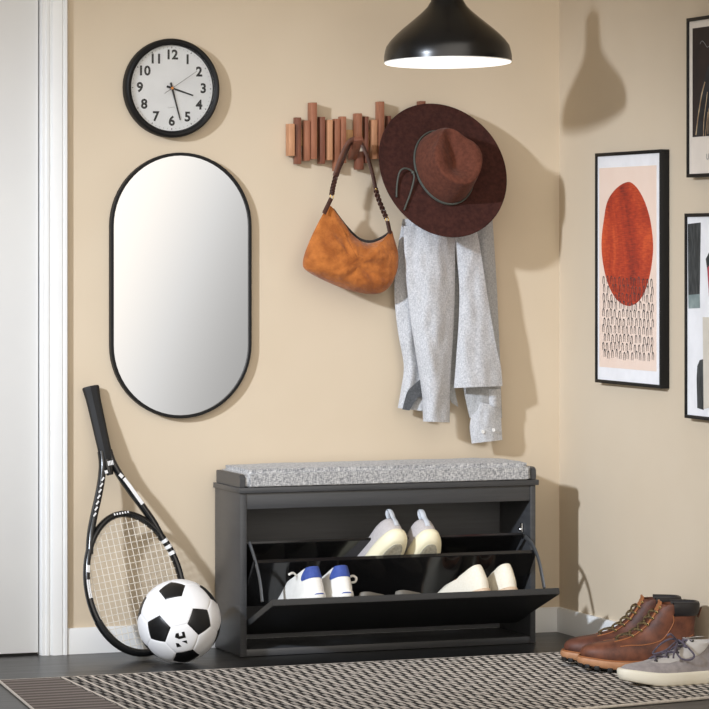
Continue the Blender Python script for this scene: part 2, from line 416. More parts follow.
text_mb('QUARTZ', .0048, CM @ Matrix.Translation((-.001, -.0475, .0187)), .0001).build('dial_text', M['grey_ink'], clock)
def hand(dx, dy, L, back, w0, w1, z, m, name):
    a = math.atan2(dy, dx); mm = CM @ Matrix.Rotation(a, 4, 'Z')
    MB().prism([(-back, -w0, z), (L, -w1, z), (L, w1, z), (-back, w0, z)], (0, 0, .0008), mtx=mm).build(name, m, clock)
hand(137, -43, .057, .014, .0027, .0016, .0205, M['ink'], 'hour_hand')
hand(52, -196, .081, .014, .0026, .0014, .0220, M['ink'], 'minute_hand')
hand(159, 107, .077, .024, .0005, .00035, .0235, M['ink'], 'second_hand')
MB().lathe([(0, .0185), (.0034, .0185), (.0034, .0252), (.0026, .026), (0, .026)], 20, CM).build('hand_pivot', M['orange'], clock)
MB().lathe([(0, .0285), (cr-.0150, .0275), (cr-.0150, .0285), (0, .0295)], 64, CM).build('glass_lens', M['glass'], clock)

# ------------------------------------------------------------------ mirror
mc = Vector((-1.0245, 0, .896)); hw, hh = .1812, .327
def stadium(hw, hh, n=32):
    p = []
    for k in range(n+1): a = PI*k/n; p.append((hw*math.cos(a), hh-hw+hw*math.sin(a)))
    for k in range(n+1): a = PI+PI*k/n; p.append((hw*math.cos(a), -(hh-hw)+hw*math.sin(a)))
    return p
mirror = thing('wall_mirror', 'tall pill-shaped wall mirror in a thin black frame below the clock', 'mirror', tuple(mc))
def stad_ring(d, y): return [(mc.x+a, y, mc.z+b) for a, b in stadium(hw-d, hh-d)]
MB().loft([stad_ring(.003, -.001), stad_ring(0, -.002), stad_ring(0, -.0195), stad_ring(.001, -.0205), stad_ring(.0065, -.0205), stad_ring(.0075, -.0195), stad_ring(.0075, -.012)], 0, True, True, False).build('frame', M['black_frame'], mirror)
MB().loft([stad_ring(.0072, -.0135), stad_ring(.0072, -.0155)], smooth=False).build('mirror_glass', M['mirror'], mirror)

# ------------------------------------------------------------------ pendant lamp
lp = Y(448, 62.6, -.5); s_ = FPX/((lp-CAM).dot(FW)); LR = 64/s_
lamp = thing('pendant_lamp', 'black bell-shaped pendant lamp hanging from the ceiling', 'lamp', (lp.x, lp.y, 2.5))
LM = Matrix.Translation(lp) @ Matrix.Rotation(math.radians(-1.9), 4, 'X')
prof = [(0, r, z) for r, z in ((.985, .0), (1, .015), (1.0, .06), (1.0, .10), (.985, .18), (.963, .256), (.90, .345), (.82, .43), (.72, .52), (.61, .61), (.50, .70), (.395, .79), (.315, .87), (.258, .96), (.23, 1.1), (.215, 1.32), (.2, 1.5), (.1, 1.55), (.05, 1.56))]
out = [(r*LR, z*LR) for _, r, z in prof]
inn = [(max(r-.006, .004), z-.003) for r, z in out[::-1] if z > .004 and r > .06*LR]
MB().lathe([(out[0][0]-.002, .004), (LR*.995, .003)]+out[1:]+[(0, 1.56*LR)], 80, LM).build('lamp_shade', M['lamp_black'], lamp, 60)
MB().lathe([(0, 1.4*LR)]+inn+[(.972*LR, .0045), (.988*LR, .0035), (.990*LR, -.0004), (.998*LR, -.0002), (.997*LR, .0032)], 80, LM).build('shade_lining', M['lamp_white'], lamp, 60)
MB().lathe([(0, .012), (.968*LR, .012), (.968*LR, .004), (.985*LR, .003), (.985*LR, -.0016), (.975*LR, -.0020), (0, -.0020)], 64, LM).build('diffuser', M['diffuser'], lamp)
top = LM @ Vector((0, 0, 1.55*LR))
MB().tube([top, (lp.x, top.y*.5+lp.y*.5, (top.z+2.5)/2), (lp.x, lp.y, 2.49)], .003, 8).build('cord', M['black_plastic'], lamp)
MB().lathe([(0, -.001), (.05, -.001), (.05, -.02), (.02, -.03), (0, -.03)], 32, Matrix.Translation((lp.x, lp.y, 2.5))).build('ceiling_rose', M['lamp_black'], lamp)

# ------------------------------------------------------------------ framed prints on the right wall
def frame_print(name_label, ya, yb, z0, z1, depth=.024, fw=.008):
    """ya: far edge, yb: near edge"""
    t = thing('framed_print', name_label, 'picture', (0, (ya+yb)/2, z0))
    mb = MB(); xo = -depth
    for (y0, y1, a, b) in ((yb, ya, z1-fw, z1), (yb, ya, z0, z0+fw), (ya-fw, ya, z0+fw, z1-fw), (yb, yb+fw, z0+fw, z1-fw)):
        mb.box(xo, -.001, y0, y1, a, b, .0008)
    mb.box(-.006, -.001, yb+fw, ya-fw, z0+fw, z1-fw, 0)
    mb.build('frame', M['black_frame'], t)
    return t
def sheet(t, name, m, y0, y1, z0, z1, x, th=.0006):
    return MB().box(x, x+th, min(y0, y1), max(y0, y1), z0, z1, 0).build(name, m, t)
def shape(t, name, m, pts, x, th=.0006):
    return MB().prism([(x, p[0], p[1]) for p in pts], (th, 0, 0)).build(name, m, t)
XF = -.024
# (1) orange oval
A = X(594.8, 153.4, XF); B = X(660.6, 388.6, XF)
ya, yb, z1, z0 = A.y, B.y, A.z, B.z
p1 = frame_print('black-framed print of a burnt orange oval above rows of small black loops', ya, yb, z0, z1)
def PX(px, py): q = X(px, py, XF+.003); return (q.y, q.z)
sheet(p1, 'paper', M['paper'], yb+.008, ya-.008, z0+.008, z1-.008, XF+.0045, .001)
pa = PX(599, 168.2); pb = PX(656, 371.5)
sheet(p1, 'print_ground', M['paper_pink'], pa[0], pb[0], pb[1], pa[1], XF+.0038)
ov = [(627.5, 182), (633, 184), (639, 191), (645, 203), (650, 220), (652.6, 240), (652.5, 255), (650, 273), (645.5, 289), (639.5, 300), (632, 305.3), (625, 305.3), (617, 300), (610, 289), (604.5, 272), (601.6, 252), (601.8, 235), (604, 218), (606.5, 204), (611, 194.5), (619, 186)]
ovp = catmull([Vector((*PX(*p), 0)) for p in ov], 4, True)
shape(p1, 'orange_oval', M['art_orange'], [(q.x, q.y) for q in ovp], XF+.0032)
lo = MB(); random.seed(5)
for r in range(10):
    for k in range(13):
        fx = .045+.91*(k+.5)/13+random.uniform(-.008, .008)+(r % 2)*.02; yy = pa[0]+(pb[0]-pa[0])*fx
        zt = pa[1]-(pa[1]-pb[1])*(.548+.0405*r)+random.uniform(-.003, .003); w = .0075; h = .019
        pts = [(XF+.0028, yy+w*.6, zt-h), (XF+.0028, yy+w*.62, zt-h*.45), (XF+.0028, yy+w*.45, zt-h*.12), (XF+.0028, yy, zt), (XF+.0028, yy-w*.45, zt-h*.12), (XF+.0028, yy-w*.62, zt-h*.45), (XF+.0028, yy-w*.6, zt-h)]
        lo.tube(pts, [.0008, .0010, .0013, .0015, .0013, .0010, .0008], 4, flat=.3, fdir=(1, 0, 0))
lo.build('loop_rows', M['art_black'], p1)
# (2) upper print, partly out of the picture
A = X(685.4, 18.6, XF); B = X(687, 177.5, XF); ya = (A.y+B.y)/2; z1, z0 = A.z, B.z; yb = ya-.27
p2 = frame_print('black-framed print of a dark robed figure at upper right', ya, yb, z0, z1)
sheet(p2, 'paper', M['paper_cream'], yb+.007, ya-.007, z0+.007, z1-.007, XF+.0045, .001)
pa = PX(692.2, 28.5); pz = PX(693.5, 137); near = yb+.03
sheet(p2, 'print_ground', M['art_dark'], pa[0], near, pz[1], pa[1], XF+.0038)
shape(p2, 'robe', M['art_robe'], [PX(694.5, 136), PX(697, 112), PX(701, 88), PX(705, 76), PX(708, 66), PX(711, 60), (near+.06, PX(711, 55)[1]), (near+.02, PX(709, 95)[1]), (near+.005, pz[1]+.003)], XF+.0032)
for k, pl in enumerate(([(696, 135), (698, 118), (701.5, 96), (705, 82)], [(703.5, 136), (704, 120), (706, 104), (707.5, 92)], [(708, 134), (708.2, 120), (709.2, 108)], [(705.5, 136), (706.5, 126), (708, 112)])):
    MB().tube(catmull([Vector((XF+.0028, *PX(*q))) for q in pl], 5), .0022 if k == 0 else .0014, 6, flat=.3, fdir=(1, 0, 0)).build('robe_highlight', M['art_cream'], p2)
MB().tube(catmull([Vector((XF+.0028, *PX(*q))) for q in ((700, 44), (702, 41), (704.5, 43), (707, 47), (709.5, 46))], 5), .0007, 5, flat=.3, fdir=(1, 0, 0)).build('smoke_line', M['grey_ink'], p2)
tp = PX(705.8, 157); text_mb('Un', .02, Matrix.Translation((XF+.0036, tp[0], tp[1])) @ RW, .0001, align='LEFT').build('caption', M['grey_ink'], p2)
# (3) lower print
A = X(683, 213.5, XF); B = X(685.5, 418, XF); ya = (A.y+B.y)/2; z1, z0 = A.z, B.z; yb = ya-.33
p3 = frame_print('black-framed abstract print of dark blocks on white at lower right', ya, yb, z0, z1)
sheet(p3, 'paper', M['paper'], yb+.007, ya-.007, z0+.007, z1-.007, XF+.0045, .001)
def rect(a, b): return [PX(a[0], a[1]), PX(b[0], a[1]), PX(b[0], b[1]), PX(a[0], b[1])]
shape(p3, 'black_block', M['art_black'], [PX(687.5, 224), PX(700.3, 222.5), PX(699.3, 295), PX(688, 295)], XF+.0036)
shape(p3, 'grey_green_block', M['art_teal'], [PX(688, 295), PX(699.4, 294), PX(699.6, 308), PX(688.4, 308.5)], XF+.0034)
shape(p3, 'black_slab', M['art_black'], [PX(697, 408), PX(696.4, 378), PX(697, 366), PX(699.5, 360), PX(703.5, 359), PX(703.3, 410)], XF+.0036)
shape(p3, 'beige_block', M['art_beige'], [PX(702.6, 317), (yb+.09, PX(705, 317)[1]), (yb+.09, z0+.05), PX(703.6, 409)], XF+.0030)
shape(p3, 'black_shape', M['art_black'], [PX(705.5, 259), PX(709, 252), (yb+.10, PX(708, 250)[1]), (yb+.10, PX(708, 300)[1]), PX(711, 300)], XF+.0036)
shape(p3, 'red_shape', M['art_red'], [PX(707, 268), PX(712, 262), (yb+.15, PX(708, 262)[1]), (yb+.15, PX(708, 310)[1]), PX(709, 296)], XF+.0032)

# ------------------------------------------------------------------ shoe cabinet
cab = thing('shoe_cabinet', 'charcoal shoe bench cabinet with its flip-down door open against the wall', 'shoe cabinet', (-.55, -.11, 0))
XL, XR, YF, YB = -.937, -.160, -.212, -.0135
MB().box(XL, XL+.016, YF, YB, .001, .396, .0008).build('side_panel', M['cab'], cab)
MB().box(XR-.014, XR, YF, YB, .001, .396, .0008).build('side_panel', M['cab'], cab)
MB().box(XL-.005, XR+.007, YF-.006, YB, .3962, .4092, .0012).build('top_panel', M['cab'], cab)
for xa, xb in ((XL-.001, XL+.013), (XR-.012, XR+.002)):
    prof = [(YB-.012, .4094), (YB-.012, .441), (YF+.012, .441), (YF+.005, .4392), (YF+.001, .4345), (YF, .428), (YF, .4094)]
    MB().prism([(xa, a, b) for a, b in prof], (xb-xa, 0, 0), bev=.0015).build('end_rail', M['cab'] if xa < -.5 else M['cab'], cab)
MB().box(XL+.0162, XR-.0142, YF+.002, YF+.017, .357, .396, .0008).build('front_rail', M['cab'], cab)
MB().box(XL+.0162, XR-.0142, YB-.004, YB, .019, .396, 0).build('back_panel', M['cab_back_lit'], cab)
MB().box(XL+.0162, XR-.0142, YF+.002, YB, .001, .018, .0008).build('bottom_panel', M['cab'], cab)
def slab(x0, x1, top, ang, L, th, bev=.001):
    """board whose upper inner edge is at top (y,z), running back and down at ang; th on its outer side"""
    d = Vector((0, math.cos(ang), -math.sin(ang))); n = Vector((0, -math.sin(ang), -math.cos(ang)))
    a = Vector((x0, top[0], top[1]))
    return MB().prism([a, a+d*L, a+d*L+n*th, a+n*th], (x1-x0, 0, 0), bev=bev)
PANG = math.atan2(.1, .268)
door = slab(-.9185, -.1765, (-.393, .158), PANG, .285, .0155).build('flip_door', M['cab_panel'], cab)
slab(-.917, -.178, (-.250, .2385), math.radians(50), .150, .012).build('shelf_divider', M['cab_in'], door)
slab(-.917, -.190, (-.2, .278), math.radians(43), .165, .008).build('shelf_divider', M['cab_in'], door)
def arm(pts, x):
    q = catmull([X(px, py, x) for px, py in pts], 6)
    return MB().tube(q, .0068, 8, flat=.45, fdir=(1, 0, 0))
arm(((249.6, 543), (253, 553), (257, 567), (260, 581), (262.3, 602)), -.912).build('stay_arm', M['grey_metal'], door)
arm(((518.5, 533.5), (526, 537.5), (533.2, 546), (539.2, 562), (544.3, 588)), -.182).build('stay_arm', M['grey_metal'], door)
k = X(520.5, 529.5, -.180); MB().sphere(k, .0055, (1, 1, 1.2)).box(k.x+.001, k.x+.004, k.y-.006, k.y+.006, k.z-.022, k.z+.016, .001).build('hinge_bolt', M['steel'], cab)
# cushion
def cushion_mb():
    bm = bmesh.new(); bmesh.ops.create_cube(bm, size=1)
    x0, x1, y0, y1, z0, z1 = -.9235, -.1725, -.2178, -.0165, .4096, .4515
    for v in bm.verts: v.co = Vector(((x0+x1)/2+v.co.x*(x1-x0), (y0+y1)/2+v.co.y*(y1-y0), (z0+z1)/2+v.co.z*(z1-z0)))
    bmesh.ops.bevel(bm, geom=[e for e in bm.edges], offset=.010, segments=5, affect='EDGES')
    long = [e for e in bm.edges if abs(e.verts[0].co.x-e.verts[1].co.x) > .5]
    bmesh.ops.subdivide_edges(bm, edges=long, cuts=50, use_grid_fill=True)
    shrt = [e for e in bm.edges if abs(e.verts[0].co.y-e.verts[1].co.y) > .1]
    bmesh.ops.subdivide_edges(bm, edges=shrt, cuts=12, use_grid_fill=True)
    for v in bm.verts:
        if v.co.z < z0+.0102: v.co.z = z0+(v.co.z-z0)*.25
        if v.co.z > .43:
            u = (v.co.x-x0)/(x1-x0); w = (v.co.y-y0)/(y1-y0)
            v.co.z += .006*min(1, 4*w*(1-w)+.1)*min(1, 8*u*(1-u)+.1)+.0012*mnoise.noise(v.co*22)
        v.co.y += .0012*mnoise.noise(v.co*14+Vector((3, 1, 7)))
    return MB().frombm(bm)
cu = cushion_mb().build('seat_cushion', M['cushion'], None, 80)
tag(cu, 'grey woven seat cushion on top of the charcoal shoe bench', 'cushion')

# ------------------------------------------------------------------ coat rack
rc = Y(352, 138, 0)
rack = thing('coat_rack', 'wall coat rack of upright walnut slats of uneven length', 'coat rack', (rc.x, 0, rc.z))
SL = [(27, 75, 145, 308, 'w_light', 34), (65, 108, 113, 350, 'w_dark', 26), (110, 153, 128, 333, 'w_mid', 32), (138, 188, 37, 325, 'w_mid', 36), (187, 229, 110, 348, 'w_dark', 28),
      (224, 267, 125, 330, 'w_light', 34), (262, 304, 120, 385, 'w_mid', 28), (293, 336, 108, 345, 'w_mid', 32), (416, 449, 108, 345, 'w_dark', 27), (450, 494, 125, 325, 'w_light', 32), (482, 529, 32, 322, 'w_mid', 36),
      (530, 562, 105, 340, 'w_dark', 27), (560, 606, 120, 330, 'w_mid', 32), (606, 648, 112, 345, 'w_light', 27), (648, 692, 128, 335, 'w_mid', 34), (692, 738, 30, 322, 'w_dark', 36), (738, 780, 110, 345, 'w_mid', 28), (780, 822, 126, 330, 'w_light', 33), (822, 866, 112, 345, 'w_mid', 28), (866, 912, 135, 310, 'w_dark', 33)]
def rpx(a, b): return 280+a/5.064, 95+b/5.064
def slat(mb, x0, x1, yt, yb, front, back=.0075, bev=.0008):
    p = Y(*rpx(x0, yt), -front); q = Y(*rpx(x1, yb), -front)
    w = (q.x-p.x)-.0012-(front-back)*.34
    mb.box(q.x-w, q.x, -front, -back, q.z, p.z, bev); return mb
for x0, x1, yt, yb, m, f in SL:
    slat(MB(), x0, x1, yt, yb, f/1000).build('slat', M[m], rack)
slat(MB(), 368, 416, 92, 213, .034).build('slat', M['w_mid'], rack)
slat(MB(), 372, 424, 285, 378, .030).build('slat', M['w_dark'], rack)
a = Y(*rpx(40, 172), -.0075); b = Y(*rpx(900, 268), -.0075)
MB().box(a.x, b.x, -.0074, -.0012, b.z, a.z, .0006).build('backing_rail', M['w_rail'], rack)
def peg(px0, py0, px1, py1, ytip, m):
    """a flipped-out slat: hinged low on the rail, its top swung out from the wall"""
    a = Y(px0, py0, -.022); b = Y(px1, py1, ytip); d = (b-a).normalized(); sx = Vector((1, 0, 0)); sx = (sx-d*sx.dot(d)).normalized(); n = sx.cross(d)
    mm = Matrix(((sx.x, d.x, n.x, a.x), (sx.y, d.y, n.y, a.y), (sx.z, d.z, n.z, a.z), (0, 0, 0, 1)))
    MB().box(-.0115, .0115, 0, (b-a).length, -.006, .006, .0012, 0, mm).build('hook_peg', m, rack)
peg(352, 158, 358.5, 138.5, -.098, M['w_dark'])
peg(440, 158, 445, 142, -.080, M['w_dark'])

# ------------------------------------------------------------------ tan shoulder bag
YB_ = -.082
bag = thing('shoulder_bag', 'tan suede shoulder bag hanging by its brown strap from the coat rack', 'bag', tuple(Y(352, 292, YB_)))
ol = [(331.5, 206.5), (337, 213.5), (344, 223), (349.5, 231.5), (357, 238.5), (364, 242.5), (371, 243), (379, 240.5), (386, 236.5), (391.5, 230.5), (394, 238), (397.5, 252), (397.5, 266), (394, 278), (388.5, 287.5), (380, 293.2), (368, 294), (353, 291.5), (338, 286.5), (322, 279.5), (309, 272.5), (303.3, 266.5), (304, 256), (309, 242), (316, 227), (323, 214), (328, 206.5)]
olc = catmull([Vector((p[0], p[1], 0)) for p in ol], 5, True)
def bag_mb():
    cx, cy = 352, 264; mb = MB(); rings = []
    rs = [.0, .12, .25, .38, .5, .62, .72, .8, .87, .92, .96, .985, 1.0]
    def ring(r, sgn):
        out = []
        for q in olc:
            px, py = cx+(q.x-cx)*r, cy+(q.y-cy)*r
            thick = (.040 if sgn < 0 else .030)*math.sqrt(max(0, 1-r**3.2))
            top = sstep(215, 262, py); thick *= .30+.70*top
            p = Y(px, py, YB_)
            n1 = mnoise.noise(Vector((px*.05, py*.05, 3)))*.013+mnoise.noise(Vector((px*.11, py*.13, 9)))*.009+mnoise.noise(Vector((px*.25, py*.2, 5)))*.003
            ridge = abs(mnoise.noise(Vector((px*.035+py*.02, py*.045, 21))))*-.010
            e = (1-r**4)
            # gathered folds near both lower corners
            for gx, gy in ((309, 262), (386, 284)):
                d = math.hypot(px-gx, py-gy); ang = math.atan2(py-gy, px-gx)
                n1 += .0035*math.exp(-(d/13)**2)*math.sin(ang*6+d*.25)
            p.y += sgn*thick + (n1+ridge)*e*(1 if sgn < 0 else .5)
            p.y = min(p.y, -.012); out.append(p)
        return out
    rings = [ring(r, -1) for r in rs[1:]]+[ring(r, 1) for r in rs[-2:0:-1]]
    mb.loft(rings, 0, True, True, True); return mb
body = bag_mb().build('bag_body', M['suede'], bag, 70)
sm = catmull([Y(px, py, YB_-.012+.0) for px, py in ((329, 210), (338, 222), (349, 238), (366, 251), (381, 248), (392, 238))], 6)
MB().tube(catmull([Y(px, py, YB_+.006) for px, py in ((333, 209), (345, 225), (358, 238), (370, 241.5), (381, 238), (390, 232))], 5), .0032, 6).build('zipper', M['dark_lining'], bag)
YS = YB_-.004
def band(pts, r, m, name, flat=.35, y=YS):
    q = catmull([Y(p[0], p[1], y if len(p) < 3 else p[2]) for p in pts], 6)
    return MB().tube(q, r, 10, flat=flat, fdir=(0, 1, 0)).build(name, m, bag)
band([(356, 139.2, -.075), (350.5, 142.5, -.078), (346.5, 150), (342.5, 160), (338.5, 169), (336.5, 176)], .0062, M['strap'], 'strap', .4)
band([(355, 138.4, -.092), (349, 141.5, -.092), (343.5, 151, -.092), (338, 165, -.090), (334.5, 176, -.088)], .0055, M['strap_tan'], 'strap', .4)
band([(355, 138.6, -.080), (360.5, 142, -.080), (365.5, 152), (369.5, 163), (373, 176), (375.8, 190)], .0052, M['strap'], 'strap', .4)
def braid(pts, name):
    q = catmull([Y(p[0], p[1], YS) for p in pts], 10); N = len(q); mb = MB()
    for ph in (0, 2*PI/3, 4*PI/3):
        tw = []
        for i, p in enumerate(q):
            a = ph+i/N*2*PI*2.6; t = (q[min(i+1, N-1)]-q[max(i-1, 0)]).normalized(); sd = t.cross(Vector((0, 1, 0))).normalized()
            tw.append(p+sd*.0042*math.cos(a)+Vector((0, .003*math.sin(2*a), 0)))
        mb.tube(tw, .0032, 8, flat=.8)
    mb.build(name, M['strap'], bag)
braid([(336.5, 173), (334.5, 181), (332.6, 189), (331.8, 194.5)], 'braided_strap')
braid([(375.5, 189), (378.5, 199), (382.5, 209), (386, 217.5)], 'braided_strap')
def ring_mb(px, py, r, rr, tilt):
    c = Y(px, py, YS-.002); m = Matrix.Translation(c) @ Matrix.Rotation(tilt, 4, 'Z')
    return MB().tube([m @ Vector((r*.7*math.cos(2*PI*k/16), 0, r*math.sin(2*PI*k/16))) for k in range(16)], rr, 6, True)
ring_mb(331.8, 196.5, .0068, .0013, .3).build('strap_ring', M['brass'], bag)
ring_mb(387, 219.5, .0068, .0013, .3).build('strap_ring', M['brass'], bag)
MB().sphere(Y(376, 189, YS-.006), .003).build('rivet', M['brass'], bag)
band([(331.2, 198.5, YS-.004), (328.5, 204, YS-.008), (324, 213.5, YS-.016)], .0058, M['strap'], 'strap_tab', .3)
band([(387.3, 221, YS-.004), (388.5, 226, YS-.008), (390, 233.5, YS-.016)], .0056, M['strap'], 'strap_tab', .3)

# ------------------------------------------------------------------ grey shirt
def drape(L, R, fy, nr=44, nc=26, th=.0022, closed=True):
    l = catmull([Vector((p[0], p[1], 0)) for p in L], 10); r = catmull([Vector((p[0], p[1], 0)) for p in R], 10)
    fr, bk = [], []
    for j in range(nr+1):
        t = j/nr
        a = l[min(int(t*(len(l)-1)), len(l)-2)]; a = a.lerp(l[min(int(t*(len(l)-1)), len(l)-2)+1], t*(len(l)-1)-min(int(t*(len(l)-1)), len(l)-2))
        k = min(int(t*(len(r)-1)), len(r)-2); b = r[k].lerp(r[k+1], t*(len(r)-1)-k)
        for i in range(nc+1):
            u = i/nc; q = a.lerp(b, u); y = fy(u, t, q.x, q.y)
            fr.append(Y(q.x, q.y, y)); bk.append(Y(q.x, q.y, y)+Vector((0, th, 0)))
    mb = MB(); W = nc+1
    mb.add(fr+bk, []); o = len(fr)
    for j in range(nr):
        for i in range(nc):
            mb.f.append([j*W+i, j*W+i+1, (j+1)*W+i+1, (j+1)*W+i]); mb.f.append([o+j*W+i, o+(j+1)*W+i, o+(j+1)*W+i+1, o+j*W+i+1]); mb.mi += [0, 0]; mb.sm += [True, True]
    edge = [i for i in range(W)]+[j*W+nc for j in range(1, nr+1)]+[nr*W+i for i in range(nc-1, -1, -1)]+[j*W for j in range(nr-1, 0, -1)]
    for a, b in zip(edge, edge[1:]+edge[:1]): mb.f.append([a, b, o+b, o+a]); mb.mi.append(0); mb.sm.append(True)
    return mb
def wv(px, py, s, seed): return mnoise.noise(Vector((px*.05*s, py*.02*s, seed)))
shirt = thing('shirt', 'pale grey long-sleeved shirt hanging under the brown hat', 'shirt', tuple(Y(450, 440, -.06)))
# far right back of the body
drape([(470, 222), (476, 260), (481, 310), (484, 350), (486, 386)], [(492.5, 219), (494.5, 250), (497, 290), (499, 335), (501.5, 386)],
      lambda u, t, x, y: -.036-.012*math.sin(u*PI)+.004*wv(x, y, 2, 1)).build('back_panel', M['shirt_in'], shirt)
# left rear body
drape([(403, 219), (398, 250), (394.5, 290), (398, 330), (404, 365), (401.5, 388), (398, 408)], [(428, 219), (428, 250), (426, 290), (427, 330), (428, 365), (427, 390), (425.5, 411.5)],
      lambda u, t, x, y: -.040-.016*math.sin(min(1, u*1.3)*PI*.6)+.007*math.sin(u*9+t*3)*t+.006*wv(x, y, 2, 4)).build('back_panel', M['shirt'], shirt)
# dark inside turned out at the left hem
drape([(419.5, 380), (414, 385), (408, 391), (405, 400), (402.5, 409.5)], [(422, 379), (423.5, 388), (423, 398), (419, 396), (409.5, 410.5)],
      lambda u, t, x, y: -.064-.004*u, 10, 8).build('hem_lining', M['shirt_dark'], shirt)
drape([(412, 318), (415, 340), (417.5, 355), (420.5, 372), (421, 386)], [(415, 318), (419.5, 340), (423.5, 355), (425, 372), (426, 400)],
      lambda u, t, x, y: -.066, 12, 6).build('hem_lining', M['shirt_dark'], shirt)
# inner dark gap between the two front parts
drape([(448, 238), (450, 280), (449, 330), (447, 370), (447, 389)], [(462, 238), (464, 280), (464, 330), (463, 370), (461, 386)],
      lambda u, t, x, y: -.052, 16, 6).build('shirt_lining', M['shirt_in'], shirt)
drape([(446, 384), (449, 396), (452, 403)], [(454.5, 384), (456, 396), (458.5, 407)], lambda u, t, x, y: -.058, 8, 6).build('shirt_tail', M['shirt_in'], shirt)
# hanging sleeve in front
def sleeve_y(u, t, x, y): return -.082-.030*math.sin(u*PI)**.7*(.55+.45*t)+.006*math.sin(u*7+t*2.5)*(1-.3*t)+.006*wv(x, y, 2.2, 8)
drape([(404, 226), (404.5, 250), (407, 285), (411, 320), (415.5, 350), (420, 378), (423, 400)], [(455, 226), (455, 260), (454.5, 300), (453, 335), (451, 365), (450, 385), (449.5, 400)], sleeve_y, 60, 34).build('sleeve', M['shirt'], shirt)
drape([(422.6, 399), (423, 410), (423.4, 421.5)], [(450, 399), (449.8, 410), (449.6, 422.5)], lambda u, t, x, y: sleeve_y(u, 1, x, y)-.0028, 12, 24).build('cuff', M['shirt'], shirt)
# right front of the body
def front_y(u, t, x, y): return -.070-.024*math.sin(u*PI*.9)*(.6+.4*t)-.012*t+.007*math.sin(u*5-t*3)*t+.006*wv(x, y, 2, 15)
drape([(453, 226), (456.5, 255), (459.5, 285), (459, 320), (457, 350), (455.5, 372), (454, 388)], [(476, 226), (480.5, 250), (486, 285), (491.5, 320), (497, 350), (501, 368), (502.5, 386)], front_y, 60, 30).build('front_panel', M['shirt'], shirt)
# second sleeve below the hem
def sl2(u, t, x, y): return -.050-.018*math.sin(u*PI)+.004*wv(x, y, 3, 2)
drape([(461, 372), (463.5, 389), (467, 405), (470, 418)], [(501, 372), (501, 389), (501.5, 405), (502, 418)], sl2, 20, 20).build('sleeve', M['shirt_in'], shirt)
drape([(473, 400.5), (471.5, 416), (470, 427), (472, 443.5)], [(500.5, 407), (501, 416), (501.5, 427), (502.3, 440)], lambda u, t, x, y: sl2(u, 1, x, y)-.004, 14, 18).build('cuff', M['shirt'], shirt)
drape([(485, 389), (485, 395), (485.5, 405)], [(500.5, 389), (501, 395), (501, 408)], lambda u, t, x, y: sl2(u, 1, x, y)-.003, 8, 8).build('sleeve_placket', M['shirt'], shirt)
for px, py in ((482.8, 431.8), (493.3, 430)):
    c = Y(px, py, sl2(.5, 1, px, py)-.0045)
    bt = MB().lathe([(0, 0), (.0044, 0), (.0048, .0008), (.0048, .0018), (.004, .0022), (.003, .0016), (0, .0016)], 16, Matrix.Translation(c) @ BW).build('button', M['white_button'], shirt)

# ------------------------------------------------------------------ brown hat
HT = math.radians(22); hc = Y(443.2, 168.4, -.120)
zz = Vector((0, -math.cos(HT), math.sin(HT))); yy = Vector((0, math.sin(HT), math.cos(HT))); xx = yy.cross(zz)
roll = math.radians(6); xx, yy = xx*math.cos(roll)+yy*math.sin(roll), yy*math.cos(roll)-xx*math.sin(roll)
HM = Matrix((( xx.x, yy.x, zz.x, hc.x), (xx.y, yy.y, zz.y, hc.y), (xx.z, yy.z, zz.z, hc.z), (0, 0, 0, 1)))
hat = thing('hat', 'wide-brimmed dark brown felt hat hanging on the coat rack', 'hat', tuple(hc))
AX, BX = .1705, .1825; CA, CB = .0755, .098
N = 96
def brim_pt(f, th, up):
    a = CA+(AX-CA)*f; b = CB+(BX-CB)*f
    z = -.003-.005*f*f+.005*f*f*math.cos(2*th)+.003*sstep(.85, 1, f)
    return Vector((a*math.cos(th), b*math.sin(th), z+(.0016 if up else -.0016)))
rings = []
for f in (0, .12, .25, .4, .55, .7, .82, .92, .97, .992): rings.append([HM @ brim_pt(f, 2*PI*k/N, True) for k in range(N)])
rings.append([HM @ (brim_pt(1, 2*PI*k/N, True)+Vector((0, 0, -.0016))) for k in range(N)])
for f in (.992, .97, .9, .7, .4, 0): rings.append([HM @ brim_pt(f, 2*PI*k/N, False) for k in range(N)])
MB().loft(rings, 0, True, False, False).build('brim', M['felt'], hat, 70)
def crown_pt(s, th):
    # s 0..1 up the side, 1..2 over the top to the centre
    H = .116
    if s <= 1: k = 1-.13*s**1.5; z = H*(s*.90)
    else:
        q = s-1; k = .87*math.cos(q*PI/2)**.62 if q < 1 else 0; z = H*(.90+.10*math.sin(q*PI/2))
    x, y = CA*k*math.cos(th), CB*k*math.sin(th)
    hgt = z/H; fr = sstep(-.02, .085, y)
    x *= 1-.46*fr*sstep(.15, 1, hgt)            # pinched towards the front
    y -= .012*hgt*sstep(0, .09, y)
    side = sstep(.45, .95, hgt)
    dent = .037*math.exp(-(x/(.025+.012*sstep(.04, -.06, y)))**2)*sstep(-.085, -.02, y)*side*(1-.35*sstep(.04, .09, y))
    z -= dent
    z += .006*sstep(.0, .08, y)*side-.004*side*sstep(0, -.08, y)
    # finger dents at both sides of the front
    z -= .010*side*math.exp(-((abs(x)-.035)/.016)**2-((y-.040)/.026)**2)
    return HM @ Vector((x, y, z-.004))
rings = [[crown_pt(s, 2*PI*k/N) for k in range(N)] for s in [i/9 for i in range(10)]+[1+i/16 for i in range(1, 16)]+[1.985]]
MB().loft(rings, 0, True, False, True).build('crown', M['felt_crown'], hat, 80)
def hatpt(px, py, h):
    d = FW + RT*((px-354.5)/FPX) + UP*((HOR-py)/FPX); n = zz; o = hc+zz*h
    return CAM+d*((o-CAM).dot(n)/d.dot(n))
